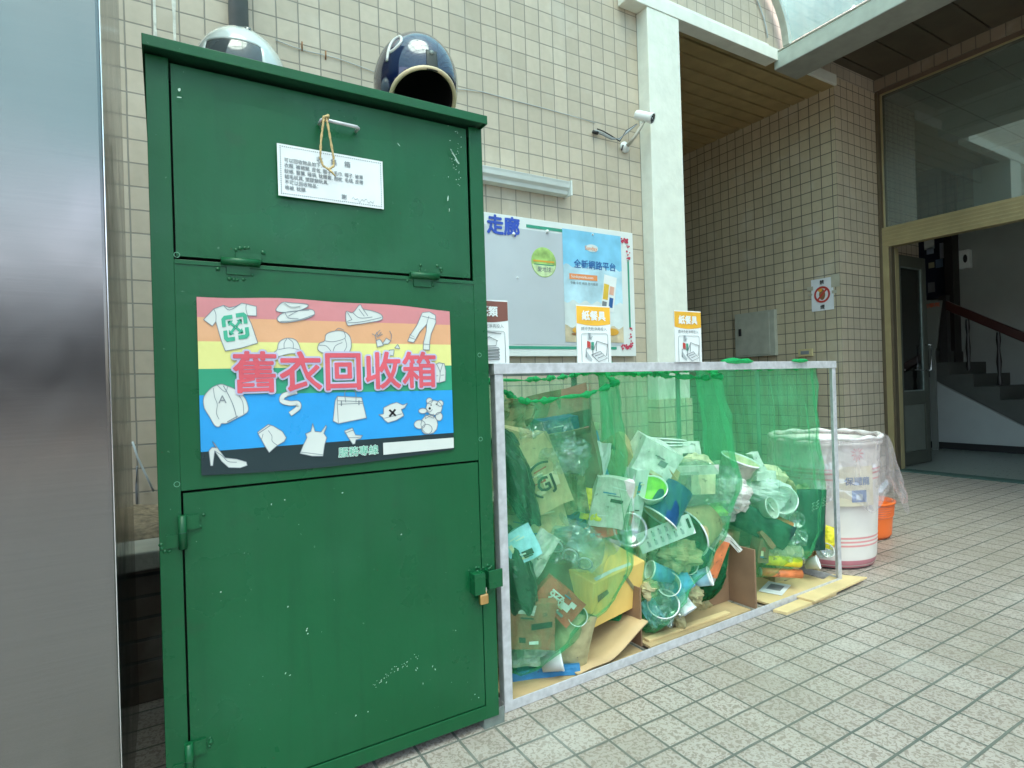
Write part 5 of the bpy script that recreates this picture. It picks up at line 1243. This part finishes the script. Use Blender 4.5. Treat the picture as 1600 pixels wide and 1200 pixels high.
for r_ in range(2):
    for k in range(6): b.box(-.06+k*.021, -.052+k*.021, -.0025, -.0012, -.02+r_*.026, -.006+r_*.026, m_lgrey, T); b.box(-.06+k*.021, -.056+k*.021, -.0025, -.0012, -.006+r_*.026, -.001+r_*.026, m_grey, T)
b.box(.07, .078, -.0025, -.0012, -.01, .02, m_black, T)
item(b, 'printed_card', 'card', 'white printed card strip across the front of the middle bag')
item(carton(.13, .09, .03, P_(1108, 798, .05, 4, -20, 10), m_clear), 'lunch_box', 'food box', 'clear flat lunch box under the yellow sided food box')
item(carton(.09, .06, .012, P_(1108, 797, .05, 4, -20, 10), m_lime), 'salad_leaf', 'food scrap', 'lime green food scrap inside the clear flat lunch box')
item(crumple(.12, .08, .09, P_(1058, 868, .04, 0), m_kh, .45, 22), 'crumpled_paper', 'paper', 'khaki crumpled paper under the printed card')
for (px, py, d, ro, ti, r_, h, m_, lab) in ((1032, 896, .03, -68, -12, .028, .075, m_tq, 'blue paper cup at the left of the cluster of cups'), (1072, 886, .06, -20, -55, .034, .08, m_tq, 'blue paper cup lying mouth forward at the top of the cluster'),
    (1060, 912, .04, -120, 10, .036, .085, m_tq, 'blue paper cup in the centre of the cluster of cups'), (1092, 904, .03, 70, -20, .028, .07, m_sky, 'light blue striped cup at the right of the cluster'), (1096, 872, .08, 40, 0, .034, .09, m_tl, 'dark teal cup above the cluster of blue cups')):
    item(cup(r_, h, P_(px, py, d, ro, ti), m_, m_gw, band=m_sky if 'striped' in lab else None), 'paper_cup', 'paper cup', lab)
item(cup(.033, .08, P_(1046, 916, .025, -30, -58), m_white, m_gw), 'paper_cup', 'paper cup', 'white paper cup mouth forward under the blue cups')
item(cup(.030, .08, P_(1062, 938, .04, 150, -30), m_white, m_gw), 'paper_cup', 'paper cup', 'white paper cup bottom forward at the low end of the middle bag')
T = P_(1112, 868, .05, 22, 0, 25); b = carton(.05, .05, .16, T, m_gw); b.box(-.022, .022, -.0305, -.029, -.06, .06, m_orng, T)
item(b, 'milk_carton', 'carton', 'tall milk carton with orange side in the middle bag')
item(sheet(.022, .10, P_(1128, 862, .04, -2, 0, 0), m_paper, .1, .004), 'paper_strip', 'paper', 'white paper strip hanging right of the milk carton', solid=.001)
item(sheet(.018, .11, P_(1140, 842, .05, -40, 0, 0), m_gw, .1, .003), 'paper_strip', 'paper', 'slanting pale strip above the milk carton', solid=.001)
item(cup(.045, .07, P_(1036, 952, .03, -10, -40), m_clear, m_clear), 'plastic_cup', 'plastic cup', 'clear plastic cup in the lowest point of the middle bag')
item(crumple(.05, .04, .05, P_(1014, 920, .03, 0), m_kh, .5, 16), 'wrapper', 'wrapper', 'small yellowish wrapper at the left edge of the middle bag')
item(crumple(.05, .05, .06, P_(1084, 930, .03, 0), m_kh, .5, 16), 'wrapper', 'wrapper', 'mustard wrapper right of the white cups')
item(crumple(.03, .03, .06, P_(1062, 968, .03, -20), m_kh, .4, 14), 'wrapper', 'wrapper', 'thin yellow wrapper at the bottom of the middle bag')
item(sheet(.05, .09, P_(1020, 958, .05, -30, 0), m_sky, .1, .01), 'paper_sheet', 'paper', 'pale triangular paper beside the divider', solid=.001)
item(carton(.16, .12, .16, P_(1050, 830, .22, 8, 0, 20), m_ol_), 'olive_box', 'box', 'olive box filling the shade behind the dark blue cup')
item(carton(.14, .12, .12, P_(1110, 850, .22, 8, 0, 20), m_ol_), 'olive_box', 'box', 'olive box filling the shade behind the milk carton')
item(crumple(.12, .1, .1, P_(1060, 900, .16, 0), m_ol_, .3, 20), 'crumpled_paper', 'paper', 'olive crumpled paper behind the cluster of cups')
# ---- right bag
item(carton(.10, .06, .03, P_(1190, 742, .14, -2, 0, 20), m_foam), 'foam_block', 'foam', 'white foam block at the top left of the right bag')
item(carton(.03, .03, .08, P_(1182, 722, .16, -24, 0, 20), m_foam), 'foam_strip', 'foam', 'slanting white foam strip above the foam block')
item(crumple(.17, .12, .11, P_(1196, 772, .12, 0), m_paper, .3, 24), 'crumpled_paper', 'paper', 'white crumpled paper bag behind the paper cups of the right bag')
item(cup(.050, .10, P_(1222, 783, .05, -50, -64), m_gw, m_foam, band=m_sky), 'paper_cup', 'paper cup', 'large white cup with colour print, mouth forward in the right bag')
item(cup(.038, .08, P_(1192, 796, .07, 60, -50), m_white, m_gw), 'paper_cup', 'paper cup', 'small white cup left of the large printed cup')
item(cup(.030, .09, P_(1217, 818, .04, 122, -10), m_orng, m_gw), 'paper_cup', 'paper cup', 'orange red cup with white dots lying below the large printed cup')
item(lidd(.032, P_(1243, 812, .05, 0, -80), m_clear), 'cup_lid', 'lid', 'clear lid between the large printed cup and the green pouch')
item(lidd(.034, P_(1236, 838, .05, 0, -80), m_clear), 'cup_lid', 'lid', 'clear lid right of the orange red cup')
T = P_(1267, 812, .06, 3, 0, 4); b = pouch(.125, .24, T, m_pch, .022)
T2 = T @ Matrix.Translation((.048, -.024, .095)) @ Matrix.Rotation(R(90), 4, 'X') @ Matrix.Rotation(R(-90), 4, 'Z')
for j, (dx, dy, s_) in enumerate(((0, -.012, .020), (.012, -.038, .014), (.022, -.055, .012))):
    pts = [T2 @ Vector((dx+k*.0045, dy+s_*.5*math.sin(k*2.1+j), .001)) for k in range(9)]; b.tube(pts, .0013, m_pw, seg=5)
item(b, 'stand_up_pouch', 'pouch', 'tall dark green pouch with white script at the right of the right bag')
item(pouch(.10, .22, P_(1192, 822, .06, 118, 0, 10), m_pch, .02), 'stand_up_pouch', 'pouch', 'dark green pouch lying slantwise at the left of the right bag')
def roll(r_, h, T, m): b = MB(); b.lathe([(0, -h/2), (r_, -h/2), (r_*1.02, 0), (r_, h/2), (r_*.8, h/2), (r_*.78, -h/2+.01)], [m_gw, m, m, m_gw, m_gw], T, seg=22); return b
item(roll(.022, .15, P_(1222, 862, .05, 94, 8), m_crm), 'cream_tube', 'tube', 'cream coloured tube lying above the yellow tube')
item(roll(.020, .14, P_(1222, 876, .04, 98, 6), m_ylw), 'yellow_tube', 'tube', 'bright yellow tube lying across the right bag')
item(roll(.016, .16, P_(1220, 895, .05, 96, 4), m_orng), 'orange_tube', 'tube', 'orange brown tube lying lowest in the right bag')
item(pouch(.06, .09, P_(1296, 840, .06, 20, 0), m_ylw, .018), 'snack_packet', 'packet', 'yellow green packet at the right side of the right bag')
item(cup(.025, .05, P_(1268, 880, .05, 70, -30), m_white, m_gw), 'paper_cup', 'paper cup', 'small white cup at the right end of the yellow tube')
item(cup(.028, .05, P_(1288, 862, .07, 10, -60), m_clear, m_clear), 'plastic_cup', 'plastic cup', 'small clear cup under the yellow green packet')
item(carton(.05, .04, .09, P_(1188, 858, .08, 10, 0, 20), m_cardd), 'brown_box', 'box', 'narrow brown box beside the divider in the right bag')
item(carton(.02, .02, .08, P_(1196, 842, .05, -35, 0, 20), m_rb), 'wood_stick', 'stick', 'dark reddish stick beside the narrow brown box')
item(carton(.12, .10, .10, P_(1215, 890, .20, 4, 0, 20), m_kh), 'khaki_box', 'box', 'khaki box behind the tubes of the right bag')
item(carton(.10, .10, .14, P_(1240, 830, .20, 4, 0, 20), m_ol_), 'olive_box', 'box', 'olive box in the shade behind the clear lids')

rf = random.Random(5)
wm = [m_paper, m_gw, m_kr, m_kh, m_foam, m_crm, m_card]
for tag_, pts_ in (('left', ((815, 700), (850, 760), (905, 745), (960, 720), (975, 740), (915, 800), (870, 870), (950, 880), (815, 890), (880, 980), (850, 1010), (980, 870))),
                   ('middle', ((1030, 740), (1060, 760), (1120, 770), (1100, 790), (1030, 860), (1080, 870), (1040, 905), (1080, 940), (1120, 830), (1070, 720))),
                   ('right', ((1200, 760), (1225, 755), (1250, 790), (1200, 840), (1240, 870), (1270, 860), (1205, 880), (1215, 800), (1260, 890), (1280, 820)))):
    for k, (px, py) in enumerate(pts_):
        T = P_(px+rf.uniform(-6, 6), py+rf.uniform(-6, 6), rf.uniform(.13, .27), rf.uniform(-60, 60), rf.uniform(-30, 30), rf.uniform(-40, 40)); mm = rf.choice(wm)
        if k % 3 == 0: b = carton(rf.uniform(.07, .13), rf.uniform(.04, .08), rf.uniform(.07, .13), T, mm); nm, ct, lb = 'small_carton', 'carton', 'small pale carton wedged deep among the waste of the %s bag' % tag_
        elif k % 3 == 1: b = crumple(rf.uniform(.07, .12), .07, rf.uniform(.07, .12), T, mm, .5, 18); nm, ct, lb = 'crumpled_paper', 'paper', 'pale crumpled paper wedged deep among the waste of the %s bag' % tag_
        else: b = sheet(rf.uniform(.08, .13), rf.uniform(.10, .15), T, mm, .6, .03, 10, 10); nm, ct, lb = 'paper_sheet', 'paper', 'pale bent sheet wedged deep among the waste of the %s bag' % tag_
        item(b, nm, ct, lb, group='filler in the %s bag' % tag_, solid=.001 if k % 3 == 2 else 0)
# thin film and wrappers lying over the front of the waste
for k, (px, py, w_, h_, ro, lab) in enumerate(((905, 860, .22, .14, 30, 'crinkled clear film over the clear tray in the left bag'), (860, 700, .16, .15, -10, 'crinkled clear film over the open brown carton'), (1120, 760, .20, .14, 10, 'crinkled clear film over the tilted tub in the middle bag'), (1040, 940, .14, .14, -20, 'crinkled clear film round the white cups at the low end of the middle bag'), (1230, 850, .18, .12, 15, 'crinkled clear film above the tubes of the right bag'))):
    item(sheet(w_, h_, P_(px, py, .0, ro), m_clear, .5, .03, 26, 26), 'plastic_film', 'plastic film', lab)
# ================================================================== BINS
m_bin = mat('white bin plastic', (.74, .68, .64), rough=.4, var=.04, trans=0); m_binp = mat('pink bin stripe', (.72, .30, .30), rough=.45); m_binb = mat('pink bin base', (.55, .20, .24), rough=.45)
BC = Vector((3.105, -1.315, 0))
wb = thing('plastic_bin', 'large round white plastic bin with pink base, lined with a clear bag', 'bin', BC)
T = Matrix.Translation(BC)
b = MB(); prof = [(0, .004), (.205, .004), (.222, .012), (.232, .05)]; ms = [m_binb]*3
for z in [.06+.01*k for k in range(56)]:
    st_ = any(abs(z-q) < .004 for q in (.13, .15, .17, .47, .485, .50, .52)); prof.append((.2325+(z-.05)*.05+(.0015 if st_ else 0), z)); ms.append(m_binp if st_ else m_bin)
prof += [(.262, .630), (.272, .64), (.274, .652), (.266, .658), (.252, .652), (.225, .02), (0, .02)]; ms += [m_bin]*7
b.lathe(prof, ms, T, seg=72); b.build('body', wb)
def onbin(dx, z, r_=.262):  # unrolled position on the face of the bin turned to the viewer
    a0 = math.atan2(CAM.y-BC.y, CAM.x-BC.x); a = a0+dx/.25
    return Vector((BC.x+r_*math.cos(a), BC.y+r_*math.sin(a), z))
def wrapgrid(mb, x0, x1, z0, z1, m, r_, n=8): mb.grid(lambda u, v: onbin(x0+(x1-x0)*u, z0+(z1-z0)*v, r_), n, 2, m)
b = MB(); wrapgrid(b, .05, .235, .335, .535, mat('cream label card', (.72, .64, .48), rough=.6, var=.04), .2645)
def wtext(s_, x, z, size, m, bold):
    c = MB(); c.text(s_, Matrix(), size, m, bold=bold)
    k = b.mi(m); mp = {}
    for f in c.bm.faces:
        vs = []
        for v in f.verts:
            if v.index not in mp or True:
                key = (round(v.co.x, 6), round(v.co.y, 6))
                if key not in mp: mp[key] = b.bm.verts.new(onbin(x+v.co.x, z+v.co.y, .2662))
                vs.append(mp[key])
        try: b.bm.faces.new(vs).material_index = k
        except ValueError: pass
    c.bm.free()
wtext('保麗龍', .082, .445, .043, mat('blue grey letters', (.16, .22, .36), rough=.6), .03)
wrapgrid(b, .115, .19, .355, .415, mat('blue photo print', (.14, .22, .42), rough=.5, var=.3, vs=40), .2655)
wrapgrid(b, .135, .168, .365, .395, m_lgrey, .266, 4)
b.build('label', wb, fixn=True)
b = MB(); k = b.mi(m_binp)
cflow = (.150, .60)
for i in range(11):
    a = i*6.283/11; P = [onbin(cflow[0]+r_*math.cos(a+da), cflow[1]+r_*math.sin(a+da)*1.3, .2615) for r_, da in ((.006, 0), (.022, .14), (.036, 0), (.022, -.14))]
    b.poly(P, m_binp)
b.build('flower_print', wb)
a0 = math.atan2(CAM.y-BC.y, CAM.x-BC.x)
b = MB(); b.tube([onbin(-.155, .585, .262), onbin(-.15, .50, .275), onbin(-.13, .485, .278), onbin(-.04, .485, .278), onbin(-.02, .50, .275), onbin(-.015, .585, .262)], .0035, m_zinc, seg=8); b.build('handle', wb)
# second bins behind
def bin2(name, cx, cy, r0, r1, h, m, label, ribs=0, mr=None):
    b = MB(); prof = [(0, .004), (r0*.93, .004), (r0, .02)]; ms = [m, m]
    n_ = 14
    for k in range(1, n_+1):
        z = .02+(h-.02)*k/n_; r_ = r0+(r1-r0)*k/n_
        if ribs and k > n_-ribs: prof += [(r_-.002, z-.012), (r_+.005, z-.006), (r_+.005, z)]; ms += [m, mr or m, m]
        else: prof.append((r_, z)); ms.append(m)
    prof += [(r1+.012, h), (r1+.012, h+.012), (r1-.008, h+.01), (r0-.01, .02), (0, .02)]; ms += [m]*5
    b.lathe(prof, ms, Matrix.Translation((cx, cy, 0)), seg=56); return b.build(name, label=label, cat='bin')
m_ob = mat('orange plastic', (.85, .16, .03), rough=.35, var=.04)
bin2('orange_bin', 3.72, -1.165, .165, .18, .21, m_ob, 'orange plastic bin half hidden behind the white bin', 6, mat('pinkish orange rim', (.70, .20, .14), rough=.4))
# clear liner bag folded over both rims and hanging down
b = MB()
def liner(u, v):
    th = 6.28318*u
    side = math.cos(th+R(8))                    # pulled out towards the right
    out = max(0, side)**2
    r_ = .284+.012*v+out*(.04+.13*v**.7)
    drop = (.30+.10*noise.noise(Vector((math.cos(th)*2, math.sin(th)*2, 0)))+.13*out)*v
    n1 = noise.noise(Vector((u*40, v*3, 0)))*.012*(.3+v)+noise.noise(Vector((u*14, v*7, 5)))*.02*v
    z = .672-drop+(.006*math.sin(th*9) if v < .1 else 0)
    return (BC.x+(r_+n1)*math.cos(th), BC.y+(r_+n1)*math.sin(th), z)
b.grid(liner, 200, 30, m_film, close_u=True)
b.grid(lambda u, v: (BC.x+(.262-.02*v+.004*noise.noise(Vector((u*50, v*5, 2))))*math.cos(6.28318*u), BC.y+(.262-.02*v)*math.sin(6.28318*u), .676-.25*v), 120, 8, m_film, close_u=True)
b.tube([(BC.x+.270*math.cos(6.28318*u/90), BC.y+.270*math.sin(6.28318*u/90), .674+.004*math.sin(u*.8)) for u in range(90)], [.011+.003*math.sin(u*.9) for u in range(90)], mat('bunched film', (.72, .66, .65), rough=.3, var=.08, vs=30, bump=.4, bs=80), seg=8, closed=True)
b.build('bin_liner', label='clear plastic liner bag draped over the rim of the white bin', cat='bin liner', fixn=False)
b = MB(); p = atZ(1300+135*.1875*.0+88, 0, 0) if False else Vector((3.33, -1.33, .004)); b.box(p.x, p.x+.07, p.y, p.y+.04, .002, .006, m_paper); b.build('litter', label='small white scrap on the tiles beside the white bin', cat='litter')
